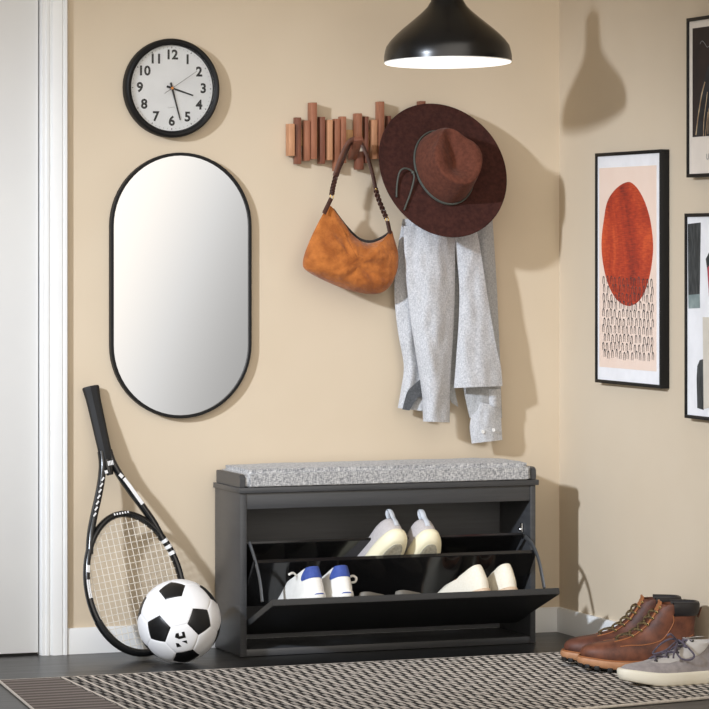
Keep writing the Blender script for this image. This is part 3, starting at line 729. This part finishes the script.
hb = MB()
for dz in (.004, .0075): hb.tube([HM @ Vector(((CA+.0018)*math.cos(2*PI*k/64), (CB+.0018)*math.sin(2*PI*k/64), dz)) for k in range(64)], .0021, 8, True)
hb.build('hat_cord', M['cord'], hat)
bw = MB()
bw.tube(catmull([hatpt(px, py, h) for px, py, h in ((413, 172, .010), (408.5, 169, .012), (403.5, 168.6, .013), (400, 171.5, .010), (398, 178, .006), (396.8, 188, .003), (396.6, 197, .003))], 6), .0024, 8)
bw.tube(catmull([hatpt(px, py, h) for px, py, h in ((413, 172, .010), (414.2, 177, .010), (412.5, 186, .006), (409.5, 196, .003), (406.5, 204, .002), (404.2, 210, .002))], 6), .0024, 8)
bw.sphere(hatpt(413, 172.5, .010), .0042)
bw.build('cord_bow', M['cord'], hat)

# ------------------------------------------------------------------ tennis racket
RB = Vector((-1.149, -.160, .0140)); RTp = Vector((-1.2525, -.024, .624))
ax = (RTp-RB).normalized(); sd = (Vector((1, .12, 0))-ax*ax.dot(Vector((1, .12, 0)))).normalized(); nr = ax.cross(sd).normalized()
if nr.y > 0: nr = -nr
def RP(u, v, w=0): return RB+ax*v+sd*u+nr*w
racket = thing('tennis_racket', 'black tennis racket with white marks leaning against the wall behind the ball', 'tennis racket', (RB.x, RB.y, 0))
EC, EU, EV = .172, .123, .170
def hoop(a, s=1.0, w=0): return RP(EU*s*math.cos(a)*(1-.06*math.sin(a)), EC+EV*s*math.sin(a), w)
fr = MB()
fr.tube([hoop(2*PI*k/96) for k in range(96)], .0082, 10, True, flat=1.35, fdir=nr)
for sg in (1, -1):
    fr.tube(catmull([RP(sg*u, v) for u, v in ((.098, .262), (.085, .305), (.066, .348), (.044, .392), (.026, .432), (.0135, .470), (.010, .500))], 6), .0090, 10, flat=1.25, fdir=nr)
fr.tube([RP(0, .440), RP(0, .46), RP(0, .50)], [.008, .013, .0165], 10, flat=.8, fdir=nr)
fr.build('racket_frame', M['racket'], racket, 60)
oct_ = lambda u, v: [RP(u*math.cos(PI/8+k*PI/4)*1.0, v, u*.86*math.sin(PI/8+k*PI/4)) for k in range(8)]
MB().loft([oct_(.0150, .478), oct_(.0165, .482), oct_(.0170, .53), oct_(.0178, .595), oct_(.0185, .632), oct_(.0205, .650), oct_(.0215, .657), oct_(.0205, .661)]).build('grip', M['grip'], racket, 30)
MB().tube([hoop(a) for a in [PI*1.14+i*(PI*.72)/30 for i in range(31)]], .0093, 10, flat=1.35, fdir=nr).build('bumper_guard', M['black_plastic'], racket)
stg = MB()
for i in range(-7, 8):
    u = i*.0150; h = math.sqrt(max(0, 1-(u/(EU*.97))**2)); 
    if h > .2: stg.tube([RP(u, EC-EV*.965*h), RP(u, EC+EV*.965*h)], .00095, 5)
for j in range(-9, 10):
    v = j*.0163; h = math.sqrt(max(0, 1-(v/(EV*.97))**2))
    if h > .2: stg.tube([RP(-EU*.965*h*(1-.06*v/EV), EC+v, .0009), RP(EU*.965*h*(1-.06*v/EV), EC+v, .0009)], .00095, 5)
stg.build('strings', M['string'], racket)
for k in range(3):
    a0 = math.radians(30.5-k*6.0); MB().tube([hoop(a0+math.radians(d)) for d in (-1.5, 0, 1.5)], .0088, 10, flat=1.35, fdir=nr).build('white_stripe', M['white_decal'], racket)
def strip(pts, wid, w=.0118):
    q = [RP(u, v, w) for u, v in pts]; MB().tube(q, wid, 6, flat=.12, fdir=nr).build('white_mark', M['white_decal'], racket)
strip([(.0285, .425), (.040, .402), (.052, .376), (.062, .355)], .0052)
strip([(.019, .437), (.026, .428)], .0050)
for k in range(7): 
    v = .432-k*.0135; u = -.0245-(.432-v)*.50; strip([(u-.0065, v-.003), (u+.002, v+.004)], .0022)
strip([(-.014, .452), (-.013, .444)], .0045)
for k in range(4):
    strip([(-.004+k*.004, .462), (-.003+k*.004, .473)], .0016)
for k in range(6): strip([(-.018+k*.0072, EC+EV+.001), (-.0145+k*.0072, EC+EV+.001)], .0028, .0112)
MB().tube([hoop(PI+math.radians(d), .935) for d in range(12, 68, 4)], .0026, 6).build('inner_grommet_strip', M['white_decal'], racket)
MB().tube([hoop(PI+math.radians(d), 1.0, .0100) for d in range(-22, -13, 3)], .0050, 6, flat=.2, fdir=nr).build('white_mark', M['white_decal'], racket)
MB().tube([hoop(PI+math.radians(d), 1.0, .0100) for d in range(-10, 8, 3)], .0046, 6, flat=.2, fdir=nr).build('white_mark', M['white_decal'], racket)

# ------------------------------------------------------------------ football
BR = .0994; bc = Y(179.2, 621.1, -.256); bc.z = BR+.0005
RM = Matrix(((-.3011, -.1905, -.9344), (-.9536, .0604, .2950), (.0003, .9798, -.1998)))
ph = (1+5**.5)/2; ico = []
for s in (1, -1):
    for t in (ph, -ph): ico += [Vector((0, s, t)), Vector((s, t, 0)), Vector((t, 0, s))]
nb = lambda i: [j for j in range(12) if j != i and abs((ico[i]-ico[j]).length-2) < .01]
def order(pts):
    c = sum(pts, Vector())/len(pts); n = c.normalized(); a = (pts[0]-c).normalized(); b = n.cross(a)
    return sorted(pts, key=lambda p: math.atan2((p-c).dot(b), (p-c).dot(a)))
polys = [(order([ico[i]+(ico[j]-ico[i])/3 for j in nb(i)]), 1) for i in range(12)]
for i in range(12):
    for j in nb(i):
        for k in nb(i):
            if i < j < k and k in nb(j):
                t = [ico[i], ico[j], ico[k]]; polys.append((order([a+(b-a)/3 for a in t for b in t if a is not b]), 0))
ball = MB()
for pts, mi in polys:
    c = sum(pts, Vector())/len(pts); n = len(pts); E = 6
    def edge(r): return [(c+((pts[i].lerp(pts[(i+1) % n], e/E))-c)*r) for i in range(n) for e in range(E)]
    rr = [.25, .5, .72, .88, .955, 1.0]; off = [0, 0, 0, 0, -.0003, -.0013]
    ball.loft([[bc+(RM @ p).normalized()*(BR+o) for p in edge(r)] for r, o in zip(rr, off)], mi, True, True, False)
sb = ball.build('football', [M['ball_white'], M['ball_black']], None, 75)
lgn = Vector((-.2355, -.8987, -.3699)).normalized(); lr = Vector((.954, -.298, 0)); lr = (lr-lgn*lr.dot(lgn)).normalized(); lu = lgn.cross(lr)
ca, sa = math.cos(.22), math.sin(.22); lr, lu = lr*ca+lu*sa, lu*ca-lr*sa
def L_(a, b): return bc+(lgn+lr*a*.0225+lu*b*.0225).normalized()*(BR-.0006)
for pl in (((-3.5, 10), (-.5, 10), (-.5, 6), (3, 6), (3, 10), (6, 10), (6, 3), (-1.5, 3), (-5.5, 6)), ((-6, -1), (-6, -6.5), (-1, -6.5), (-3, -2)), ((1, -.5), (6, -.5), (6, -5))):
    MB().prism([L_(a, b) for a, b in pl], lgn*.0012).build('printed_mark', M['ball_black'], sb)
tag(sb, 'black and white football resting on the floor against the racket', 'ball')

# ------------------------------------------------------------------ shoes
def outline(xh, xf, w, n=44, heel=.80, waist=.10, pf=2.3, ph_=2.7, asym=.0):
    o = []
    xm, a = (xh+xf)/2, (xf-xh)/2
    for k in range(n):
        t = 2*PI*k/n; c, s = math.cos(t), math.sin(t); p = pf if c > 0 else ph_
        x = xm+a*math.copysign(abs(c)**(2/p), c); u = (x-xh)/max(1e-6, xf-xh)
        wy = w*math.copysign(abs(s)**(2/p), s)*(heel+(1-heel)*sstep(.05, .7, u))*(1-waist*math.exp(-((u-.4)/.16)**2))
        o.append((x, wy+asym*u*u))
    return o
def slices_at(tab, z):
    for a, b in zip(tab, tab[1:]):
        if a[0] <= z <= b[0]:
            f = (z-a[0])/(b[0]-a[0]); return [a[i]+(b[i]-a[i])*f for i in range(4)]
    return list(tab[-1][:4]) if z > tab[-1][0] else list(tab[0][:4])
def place(hx, hy, hz, ang, pitch=0, roll=0):
    return Matrix.Translation((hx, hy, hz)) @ Matrix.Rotation(ang, 4, 'Z') @ Matrix.Rotation(pitch, 4, 'Y') @ Matrix.Rotation(roll, 4, 'X')
def spring(x, L, k): return k*sstep(.62, 1.02, x/L)**1.3
def rings_of(tab, mm, L, sp, dip=0, kw={}, inset=0):
    out = []
    for row in tab:
        z, xh, xf, w = row[:4]; dz = row[4] if len(row) > 4 else 0
        out.append([mm @ Vector((x, y, z+dz*(x-xh)/max(xf-xh, 1e-6)+spring(x, L, sp)*max(0, 1-z/.14))) for x, y in outline(xh, xf, w, **kw)])
    return out
def front_x(tab, z, y, kw={}):
    _, xh, xf, w = slices_at(tab, z); o = [p for p in outline(xh, xf, w, n=160, **kw) if p[0] > (xh+xf)/2]
    return min(o, key=lambda p: abs(p[1]-y))[0]

# ---- boots
BOOT = [(.027, .002, .279, .0465), (.036, .001, .2820, .0485), (.045, .001, .2815, .0488), (.054, .002, .277, .048), (.062, .003, .267, .0462), (.069, .004, .250, .0435), (.075, .005, .228, .0405), (.081, .005, .203, .038), (.088, .006, .180, .036), (.096, .007, .163, .0345), (.109, .008, .145, .034), (.124, .007, .129, .0345), (.141, .005, .116, .0355), (.155, .002, .107, .0365), (.168, .000, .099, .0375), (.176, .000, .094, .0375)]
def boot(mm, label, leather):
    o = mm @ Vector((.14, 0, 0)); t = thing('work_boot', label, 'boot', (o.x, o.y, RUGZ), 'brown leather boots')
    L = .285; kw = dict(heel=.84, waist=.05, pf=2.5); sp = .012
    sole = [(.0075, .004, .280, .0455), (.009, .000, .286, .0485), (.0145, -.003, .290, .0505), (.020, -.004, .291, .0515), (.0265, -.004, .290, .0515), (.0285, -.003, .2885, .0505), (.0290, .004, .280, .045)]
    MB().loft(rings_of(sole, mm, L, sp, 0, kw)).build('midsole', M['boot_sole'], t, 50)
    lg = MB(); po = outline(.000, .286, .0485, 44, **kw)
    for k in range(0, 44, 2):
        x, y = po[k]; a, b = po[(k+1) % 44], po[k-1]; ang = math.atan2(a[1]-b[1], a[0]-b[0]); z0 = spring(x, L, sp)
        lg.box(-.0062, .0062, -.002, .013, .0, .011, .001, 0, mm @ Matrix.Translation((x, y, z0)) @ Matrix.Rotation(ang, 4, 'Z'))
    lg.loft(rings_of([(.003, .02, .265, .038), (.009, .02, .265, .038)], mm, L, sp, 0, kw))
    lg.build('lugged_outsole', M['boot_lug'], t)
    wt = MB(); wt.tube([mm @ Vector((x, y, .0305+spring(x, L, sp)*.8)) for x, y in outline(-.001, .286, .0495, 60, **kw)], .0016, 6, True)
    wt.build('welt_stitching', M['boot_edge'], t)
    inner = [(.1765, .003, .090, .034), (.165, .005, .094, .033), (.13, .010, .110, .030), (.10, .012, .125, .028)]
    r = rings_of(BOOT, mm, L, sp, 0, kw)+rings_of(inner, mm, L, sp, 0, kw)
    MB().loft(r, 0, True, True, True, True, ).build('upper', leather, t, 70)
    # padded collar around the back of the shaft
    cl = MB(); rr = []
    for z, d in ((.146, .0005), (.149, .004), (.156, .0052), (.166, .0052), (.176, .0052), (.1815, .0035), (.183, 0), (.1815, -.004), (.172, -.006)):
        _, xh, xf, w = slices_at(BOOT, min(z, .176)); ol_ = outline(xh-d, xf+d*.2, w+d, 80, **kw)
        pts = [p for p in ol_[12:69]]; xlim = .064
        pts = [p for p in ol_ if p[0] < xlim+.0*z]; pts.sort(key=lambda p: math.atan2(p[1], p[0]-.05) % (2*PI))
        rr.append([mm @ Vector((p[0], p[1], z)) for p in pts])
    n = min(len(q) for q in rr); rr = [[q[int(i*(len(q)-1)/(n-1)+.5)] for i in range(n)] for q in rr]
    cl.loft(rr, 0, False, False, False); cl.build('padded_collar', M['collar'], t, 70)
    # tongue
    tg = MB(); rows = []
    for z, ex in ((.12, -.004), (.15, -.001), (.172, .001), (.179, .002), (.184, .004)):
        xf = slices_at(BOOT, min(z, .176))[2]-(max(0, z-.176))*.35; rows.append([mm @ Vector((xf+ex-abs(y)**1.7*2.2, y, z)) for y in [-.020+.04*i/10 for i in range(11)]])
    back = [[p+(mm.to_3x3() @ Vector((-.004, 0, 0))) for p in r_] for r_ in rows]
    tg.loft([a+b[::-1] for a, b in zip(rows, back)]); tg.build('tongue', M['boot_edge'], t, 60)
    # eyestay edges, quarter and heel seams
    sm_ = MB()
    for sg in (1, -1):
        pts = []
        for z in (.079, .085, .093, .105, .122, .14, .158, .170, .1765):
            y = .0215; pts.append(mm @ Vector((front_x(BOOT, z, y, kw)+.0012, sg*(y+.0012), z)))
        sm_.tube(catmull(pts, 3), .0013, 6)
        q = []
        for x, z in ((.062, .150), (.062, .13), (.075, .10), (.095, .082), (.13, .073), (.165, .072), (.19, .069)):
            _, xh, xf, w = slices_at(BOOT, z); o_ = min((p for p in outline(xh, xf, w, 200, **kw) if p[1]*sg > 0), key=lambda p: abs(p[0]-x)); q.append(mm @ Vector((o_[0], o_[1]+sg*.0004, z)))
        sm_.tube(catmull(q, 5), .0011, 6)
        q = []
        for x, z in ((.046, .034), (.047, .05), (.040, .070), (.026, .088), (.012, .096)):
            _, xh, xf, w = slices_at(BOOT, z); o_ = min((p for p in outline(xh, xf, w, 200, **kw) if p[1]*sg > 0), key=lambda p: abs(p[0]-x)); q.append(mm @ Vector((o_[0], o_[1]+sg*.0004, z)))
        sm_.tube(catmull(q, 5), .0011, 6)
    sm_.build('leather_seam', M['boot_edge'], t)
    pl = [mm @ Vector(p) for p in ((-.001, -.006, .140), (-.007, -.005, .158), (-.009, 0, .166), (-.007, .005, .158), (-.001, .006, .140))]
    MB().tube(catmull(pl, 4), .0022, 6, flat=.6).build('pull_loop', leather, t)
    zs = [.083, .095, .109, .125, .141, .157, .170]; lc = MB(); P_ = {}
    for i, z in enumerate(zs):
        for sg in (1, -1):
            y = .0165 if i else .014; p = Vector((front_x(BOOT, z, y, kw)+.0015, sg*y, z)); P_[(i, sg)] = p
            e = p+Vector((-.0035, sg*.0085, -.001)); nn = Vector((.45, sg*.9, .1)).normalized(); u = nn.orthogonal().normalized(); v = nn.cross(u)
            if i: MB().tube([mm @ (e+(u*math.cos(2*PI*k/12)+v*math.sin(2*PI*k/12))*.0026) for k in range(12)], .0011, 5, True).build('eyelet', M['eyelet'], t)
    for i in range(len(zs)-2):
        for sg in (1, -1):
            a, b = P_[(i, sg)], P_[(i+1, -sg)]; m_ = (a+b)/2+Vector((.008, 0, .005))
            a2 = a+Vector((-.0035, sg*.0085, -.001)); b2 = b+Vector((-.0035, -sg*.0085, -.001))
            lc.tube([mm @ p for p in catmull([a2, a+Vector((.002, 0, .001)), m_, b+Vector((.003, 0, .002)), b2], 4)], .0023, 6)
    lc.build('laces', M['lace_olive'], t)
    return t
def heel_toe(tx, ty, hx, hy): return math.atan2(ty-hy, tx-hx)
SZ = Matrix.Diagonal((.965, .97, .885, 1))
boot(place(-.036, -.862, RUGZ, math.radians(160)) @ SZ, 'nearer brown leather lace-up boot standing on the rug behind the grey sneaker', M['boot'])
boot(place(-.028, -.752, RUGZ, math.radians(159.5)) @ SZ, 'farther brown leather lace-up boot, partly hidden behind its mate, beside the right wall', M['boot_dark'])

# ---- low shoes
def heel_strip(mm, tab, z0, z1, ymax, off, kw, n=9, rows=5):
    rs = []
    for j in range(rows+1):
        z = z0+(z1-z0)*j/rows; _, xh, xf, w = slices_at(tab, z); o_ = [p for p in outline(xh-off, xf, w+off, 240, **kw) if p[0] < xh+.05]
        yl = ymax*(1-.35*(j/rows)**2) if ymax > .008 else ymax
        rs.append([mm @ Vector((min(o_, key=lambda p: abs(p[1]-y))[0], y, z)) for y in [-yl+2*yl*i/n for i in range(n+1)]])
    bk = [[p+(mm.to_3x3() @ Vector((.0025, 0, 0))) for p in r] for r in rs]
    return MB().loft([a+b[::-1] for a, b in zip(rs, bk)])
def low_shoe(mm, name, label, group, tab, inner, sole, m_up, m_sole, L, sp=.012, kw=dict(heel=.80, waist=.08, pf=2.4), m_in=None, floor=None):
    o = mm @ Vector((L/2, 0, 0)); t = thing(name, label, 'shoe', (o.x, o.y, floor if floor is not None else o.z), group)
    MB().loft(rings_of(sole, mm, L, sp, 0, kw)).build('sole', m_sole, t, 55)
    MB().loft(rings_of(tab, mm, L, sp, 0, kw)+rings_of(inner[:1], mm, L, sp, 0, kw), 0, True, True, False).build('upper', m_up, t, 70)
    MB().loft(rings_of(inner, mm, L, sp, 0, kw), 0, True, False, True).build('lining', m_in or M['dark_lining'], t, 70)
    return t
KW = dict(heel=.80, waist=.08, pf=2.4)
SNK = [(.026, .004, .292, .0445), (.034, .003, .290, .0455), (.042, .003, .279, .0445), (.049, .004, .258, .0425), (.056, .005, .232, .040), (.065, .006, .203, .0365), (.075, .007, .176, .0335), (.084, .008, .155, .0315), (.092, .007, .140, .0305), (.098, .006, .131, .030)]
INN = [(.0985, .012, .125, .0255), (.09, .014, .128, .0255), (.065, .016, .15, .027), (.042, .02, .18, .028)]
# grey suede sneaker in the foreground
mm = place(-.024, -1.035, RUGZ, math.radians(181)) @ Matrix.Diagonal((1, 1, .90, 1))
sole = [(.0, .006, .285, .043), (.004, .0, .294, .047), (.016, -.003, .298, .049), (.027, -.002, .2985, .049), (.032, .000, .297, .0478), (.0335, .004, .292, .045)]
sn = low_shoe(mm, 'sneaker', 'grey suede low sneaker with cream sole and loose laces at the front right', None, SNK, INN, sole, M['sneaker_grey'], M['sole_cream'], .297, .016, KW, None, RUGZ)
for sg in (1, -1):
    rs = []
    for z in (.057, .064, .074, .084, .094, .1005):
        row = []
        for y in (.0125, .019, .027, .034):
            zz_ = min(z, .098); x = front_x(SNK, zz_, min(y, slices_at(SNK, zz_)[3]*.97), KW); row.append(Vector((x+.0015, sg*(y+.001), z+(.010*sstep(.08, .1, z) if True else 0)+spring(x, .297, .016)*(1-z/.14))))
        rs.append([mm @ p for p in row]+[mm @ (p+Vector((-.003, -sg*.001, -.001))) for p in row[::-1]])
    MB().loft(rs).build('eyestay', M['sneaker_eyestay'], sn, 60)
tz = []
for z, ex in ((.060, -.003), (.075, -.001), (.09, 0), (.102, .002), (.112, .002)):
    x = slices_at(SNK, min(z, .098))[2]+ex; tz.append([mm @ Vector((x-abs(y)*.25, y, z)) for y in (-.016, -.008, 0, .008, .016)]+[mm @ Vector((x-.004-abs(y)*.25, y, z)) for y in (.016, .008, 0, -.008, -.016)])
MB().loft(tz).build('tongue', M['sneaker_grey'], sn, 60)
zs = [.060, .069, .079, .089, .098]; EP = {}
for i, z in enumerate(zs):
    for sg in (1, -1):
        x = front_x(SNK, z, .019, KW); p = Vector((x+.0025, sg*.0185, z+.010*sstep(.08, .1, z)+spring(x, .297, .016)*(1-z/.14))); EP[(i, sg)] = p
        nn = Vector((.6, sg*.55, .6)).normalized(); u = nn.orthogonal().normalized(); v = nn.cross(u)
        MB().loft([[mm @ (p+nn*h+(u*math.cos(2*PI*k/10)+v*math.sin(2*PI*k/10))*.0044) for k in range(10)] for h in (-.0015, .0014)]).build('eyelet', M['dark_lining'], sn)
lc = MB()
for i in range(4):
    for sg in (1, -1):
        a, b = EP[(i, sg)], EP[(i+1, -sg)]; m_ = (a+b)/2+Vector((.006, 0, .006)); lc.tube([mm @ p for p in catmull([a, m_, b], 5)], .0025, 6)
kn = (EP[(3, 1)]+EP[(3, -1)])/2+Vector((.012, .003, .012))
lc.sphere(kn, .0055, u=10, v=8, mtx=mm)
def lace(pts): lc.tube([mm @ p for p in catmull([Vector(p) for p in pts], 6)], .0023, 6)
kx, ky, kz = kn
lace([kn, (kx+.004, ky+.016, kz+.004), (kx-.006, ky+.034, kz-.010), (kx-.018, ky+.044, kz-.030), (kx-.006, ky+.047, kz-.040), (kx+.014, ky+.040, kz-.036), (kx+.018, ky+.022, kz-.014), kn])
lace([kn, (kx+.012, ky-.008, kz+.006), (kx+.034, ky-.012, kz-.004), (kx+.060, ky-.004, kz-.024), (kx+.062, ky+.012, kz-.026), (kx+.040, ky+.022, kz-.016), (kx+.016, ky+.012, kz-.002), kn])
lace([kn, (kx+.012, ky+.004, kz+.012), (kx+.022, ky+.006, kz+.020), (kx+.030, ky+.004, kz+.016)])
lace([kn, (kx+.014, ky+.020, kz-.006), (kx+.030, ky+.038, kz-.026), (kx+.034, ky+.044, kz-.034)])
lc.build('laces', M['lace_purple'], sn)

# ---- shoes inside the cabinet
def pz(y): return .158-(y+.393)*math.tan(PANG)
def on_panel(px, y, ang, s=1.0):
    x = Y(px, 592, y).x; return place(x, y, pz(y)+.0015, math.radians(ang), PANG) @ Matrix.Scale(s, 4)
SL_ = [(.018, .005, .262, .039), (.026, .004, .263, .040), (.036, .003, .255, .0395), (.044, .004, .232, .037), (.053, .005, .205, .0345), (.064, .007, .178, .031), (.074, .009, .152, .0285), (.082, .011, .135, .0265, -.012)]
IN_ = [(.0825, .016, .130, .0225, -.012), (.07, .018, .14, .023), (.035, .022, .17, .025)]
so_ = [(.0, .006, .258, .037), (.004, .001, .264, .0405), (.012, -.001, .267, .042), (.020, .0, .266, .0415), (.0215, .004, .262, .039)]
for px, ang, lab, side in ((320.5, 93, 'left white sneaker with a blue heel patch, in the lower tier of the cabinet', 1), (347.5, 88, 'right white sneaker with a blue heel patch, in the lower tier of the cabinet', -1)):
    mm = on_panel(px, -.366, ang, 1.05)
    t = low_shoe(mm, 'sneaker', lab, 'white sneakers with blue heels', SL_, IN_, so_, M['white_knit'], M['white_knit'], .265, .012, KW)
    heel_strip(mm, SL_, .054, .0815, .0245, .0016, KW).build('heel_patch', M['blue'], t, 60)
    heel_strip(mm, so_, .0130, .0155, .013, .0012, KW, 7, 1).build('heel_mark', M['blue'], t)
    pts = [(.06, side*.026, .074), (.055, side*.034, .079), (.048, side*.042, .077), (.043, side*.050, .073)] if side > 0 else [(.06, side*.026, .062), (.052, side*.036, .066), (.048, side*.043, .060), (.052, side*.041, .052), (.058, side*.034, .052)]
    MB().tube([mm @ p for p in catmull([Vector(p) for p in pts], 5)], .0028, 8).build('lace_end', M['white_knit'], t)
CS = [(.010, .004, .250, .037), (.020, .003, .252, .038), (.030, .002, .244, .0375), (.038, .003, .225, .0355), (.047, .005, .195, .033), (.056, .007, .160, .0295), (.066, .010, .125, .0265, -.014), (.073, .013, .105, .024, -.020)]
CI = [(.0735, .018, .100, .0205, -.020), (.06, .02, .12, .022), (.03, .022, .16, .024)]
cs_ = [(.0, .005, .248, .0355), (.003, .001, .253, .0385), (.010, .0, .255, .0395), (.0135, .003, .251, .037)]
for px, ang, lab in ((488, 104, 'left cream canvas slip-on shoe, in the lower tier near the cabinet right side'), (513.5, 92, 'right cream canvas slip-on shoe, in the lower tier near the cabinet right side')):
    mm = on_panel(px, -.368, ang, 1.0)
    t = low_shoe(mm, 'slip_on_shoe', lab, 'cream slip-on shoes', CS, CI, cs_, M['cream_canvas'], M['tan_sole'], .252, .008, KW, M['tan_lining'])
    tl = rings_of([(.0735, .0155, .1025, .022, -.020)], mm, .252, .008, 0, KW)[0]
    MB().tube(tl, .0016, 6, True).build('topline_binding', M['cream_canvas'], t)
FL = [(.008, .003, .235, .033), (.016, .002, .236, .034), (.022, .002, .225, .0335), (.027, .004, .195, .031), (.031, .007, .160, .028)]
FI = [(.0315, .012, .155, .025), (.02, .014, .16, .026), (.012, .016, .165, .026)]
fs_ = [(.0, .004, .234, .032), (.004, .0, .238, .0345), (.009, .003, .235, .033)]
for px, ang, lab in ((362, 42, 'dim grey flat shoe lying low in the lower tier, next to the white sneakers'), (398, 40, 'dim grey flat shoe lying low in the lower tier, nearer the cream slip-ons')):
    mm = Matrix.Translation((Y(px, 592, -.338).x, -.338, pz(-.338)+.0015)) @ Matrix.Rotation(-PANG, 4, 'X') @ Matrix.Rotation(math.radians(ang), 4, 'Z') @ Matrix.Scale(.74, 4)
    low_shoe(mm, 'flat_shoe', lab, 'flat shoes in the lower tier', FL, FI, fs_, M['flat_grey'], M['flat_grey'], .236, .004, KW)
GK = [(.030, .006, .272, .041), (.040, .003, .270, .0415), (.048, .003, .255, .0405), (.056, .004, .230, .039), (.064, .005, .205, .037), (.073, .007, .180, .035), (.081, .011, .158, .0315, -.012), (.086, .018, .145, .028, -.014)]
GI = [(.0865, .023, .140, .0235, -.014), (.075, .020, .15, .025), (.045, .02, .17, .027)]
KG = dict(heel=.93, waist=.06, pf=2.4, ph_=2.5)
gs_ = [(.0, .014, .262, .034), (.003, .009, .268, .038), (.009, .003, .274, .0425), (.018, -.002, .279, .0455), (.030, -.002, .279, .0455), (.0345, .002, .276, .043), (.0355, .007, .270, .040)]
DA = math.radians(50)
for px, ang, oh, lab in ((403, 104, .056, 'left grey knit sneaker with cream sole and silver pull tab, in the upper tier'), (434, 91, .052, 'right grey knit sneaker with cream sole and silver pull tab, in the upper tier')):
    y0, z0 = -.250-oh*math.cos(DA), .2385+oh*math.sin(DA)
    mm = Matrix.Translation((Y(px, 552, y0).x, y0, z0)) @ Matrix.Rotation(-DA, 4, 'X') @ Matrix.Rotation(math.radians(ang), 4, 'Z') @ Matrix.Translation((0, 0, .0012)) @ Matrix.Diagonal((1.10, 1.10, .98, 1))
    t = low_shoe(mm, 'sneaker', lab, 'grey knit sneakers', GK, GI, gs_, M['grey_knit'], M['cream_sole'], .275, .0, KG)
    tr = MB()
    for d_, h in ((.006, .0011), (.0115, .0014), (.017, .0011)):
        tr.tube([mm @ Vector((x, y, -.0002)) for x, y in outline(.014+d_, .262-d_, .034-d_, 40, **KG)], h, 6, True)
    tr.loft(rings_of([(-.0006, .022, .255, .029), (.0004, .022, .255, .029)], mm, .275, 0, 0, KG))
    tr.build('tread', M['tread'], t)
    tb = [mm @ Vector(p) for p in ((.003, 0, .046), (.002, 0, .062), (.005, 0, .078), (.004, 0, .092), (.006, 0, .106), (.012, 0, .109), (.018, 0, .102), (.020, 0, .084))]
    side_ = (mm.to_3x3() @ Vector((1, 0, 0))).normalized()
    MB().tube(catmull(tb, 5), .0068, 8, flat=.28, fdir=side_).build('pull_tab', M['tab'], t, 60)
    lp_ = [mm @ Vector(p) for p in ((.10, -.028, .085), (.085, -.038, .092), (.075, -.044, .086), (.080, -.042, .076), (.095, -.034, .074))]
    MB().tube(catmull(lp_, 5), .0018, 6).build('lace_loop', M['tab'], t)

# ------------------------------------------------------------------ light
def aim(o, target): o.rotation_euler = (Vector(target)-o.location).to_track_quat('-Z', 'Y').to_euler()
key = bpy.data.lights.new('key_lamp', 'SPOT'); ko = bpy.data.objects.new('key_lamp', key); COL.objects.link(ko)
ko.location = (-4.7, -2.85, 2.30); aim(ko, (-.04, 0, .27))
key.energy = 970; key.color = (.92, 1, 1.13); key.shadow_soft_size = .125; key.spot_size = math.radians(32.5); key.spot_blend = 1
w = bpy.data.worlds.new('studio'); scene.world = w; w.use_nodes = True
nt = w.node_tree; nt.nodes.clear()
def wn(t, **k):
    n = nt.nodes.new('ShaderNode'+t)
    for a, b in k.items(): setattr(n, a, b)
    return n
tc = wn('TexCoord'); sp = wn('SeparateXYZ'); nt.links.new(tc.outputs['Generated'], sp.inputs[0])
def wm(op, a, b=None, c=None):
    n = wn('Math', operation=op)
    for i, v in enumerate((a, b, c)):
        if v is None: continue
        if hasattr(v, 'is_linked'): nt.links.new(v, n.inputs[i])
        else: n.inputs[i].default_value = v
    return n.outputs[0]
# bright studio behind the camera, falling off to the right and towards the ground
s = wm('ADD', wm('MULTIPLY', wm('SUBTRACT', sp.outputs[0], .277), .6/.043), wm('MULTIPLY', wm('SUBTRACT', .028, sp.outputs[2]), .4/.082))
mr = wn('MapRange', interpolation_type='SMOOTHSTEP'); nt.links.new(s, mr.inputs[0])
for i, v in ((1, -.10), (2, 1.0), (3, 1.3), (4, .40)): mr.inputs[i].default_value = v
rear = wn('MapRange', interpolation_type='SMOOTHSTEP'); nt.links.new(wm('MULTIPLY', sp.outputs[1], -1), rear.inputs[0])
for i, v in ((1, .35), (2, .95), (3, .05), (4, 1.0)): rear.inputs[i].default_value = v
bg = wn('Background'); cm = wn('Mix', data_type='RGBA'); wf = wn('MapRange'); nt.links.new(mr.outputs[0], wf.inputs[0])
for i, v in ((1, .75), (2, 1.3), (3, 1.0), (4, 0.0)): wf.inputs[i].default_value = v
nt.links.new(wf.outputs[0], cm.inputs[0]); cm.inputs[6].default_value = (1, .92, .82, 1); cm.inputs[7].default_value = (1, .985, .965, 1)
nt.links.new(cm.outputs[2], bg.inputs[0])
more = wn('MapRange', interpolation_type='SMOOTHSTEP'); nt.links.new(s, more.inputs[0])  # extra brightness at left rear, added to fill the back wall
for i, v in ((1, -1.0), (2, -4.0), (3, 0.0), (4, .9)): more.inputs[i].default_value = v
nt.links.new(wm('MULTIPLY', wm('ADD', mr.outputs[0], more.outputs[0]), rear.outputs[0]), bg.inputs[1])
wo = wn('OutputWorld'); nt.links.new(bg.outputs[0], wo.inputs[0])
vs = scene.view_settings; scene.display_settings.display_device = 'sRGB'
vs.view_transform = 'Standard'; vs.look = 'None'; vs.gamma = 1; vs.use_curve_mapping = False; vs.exposure = 0
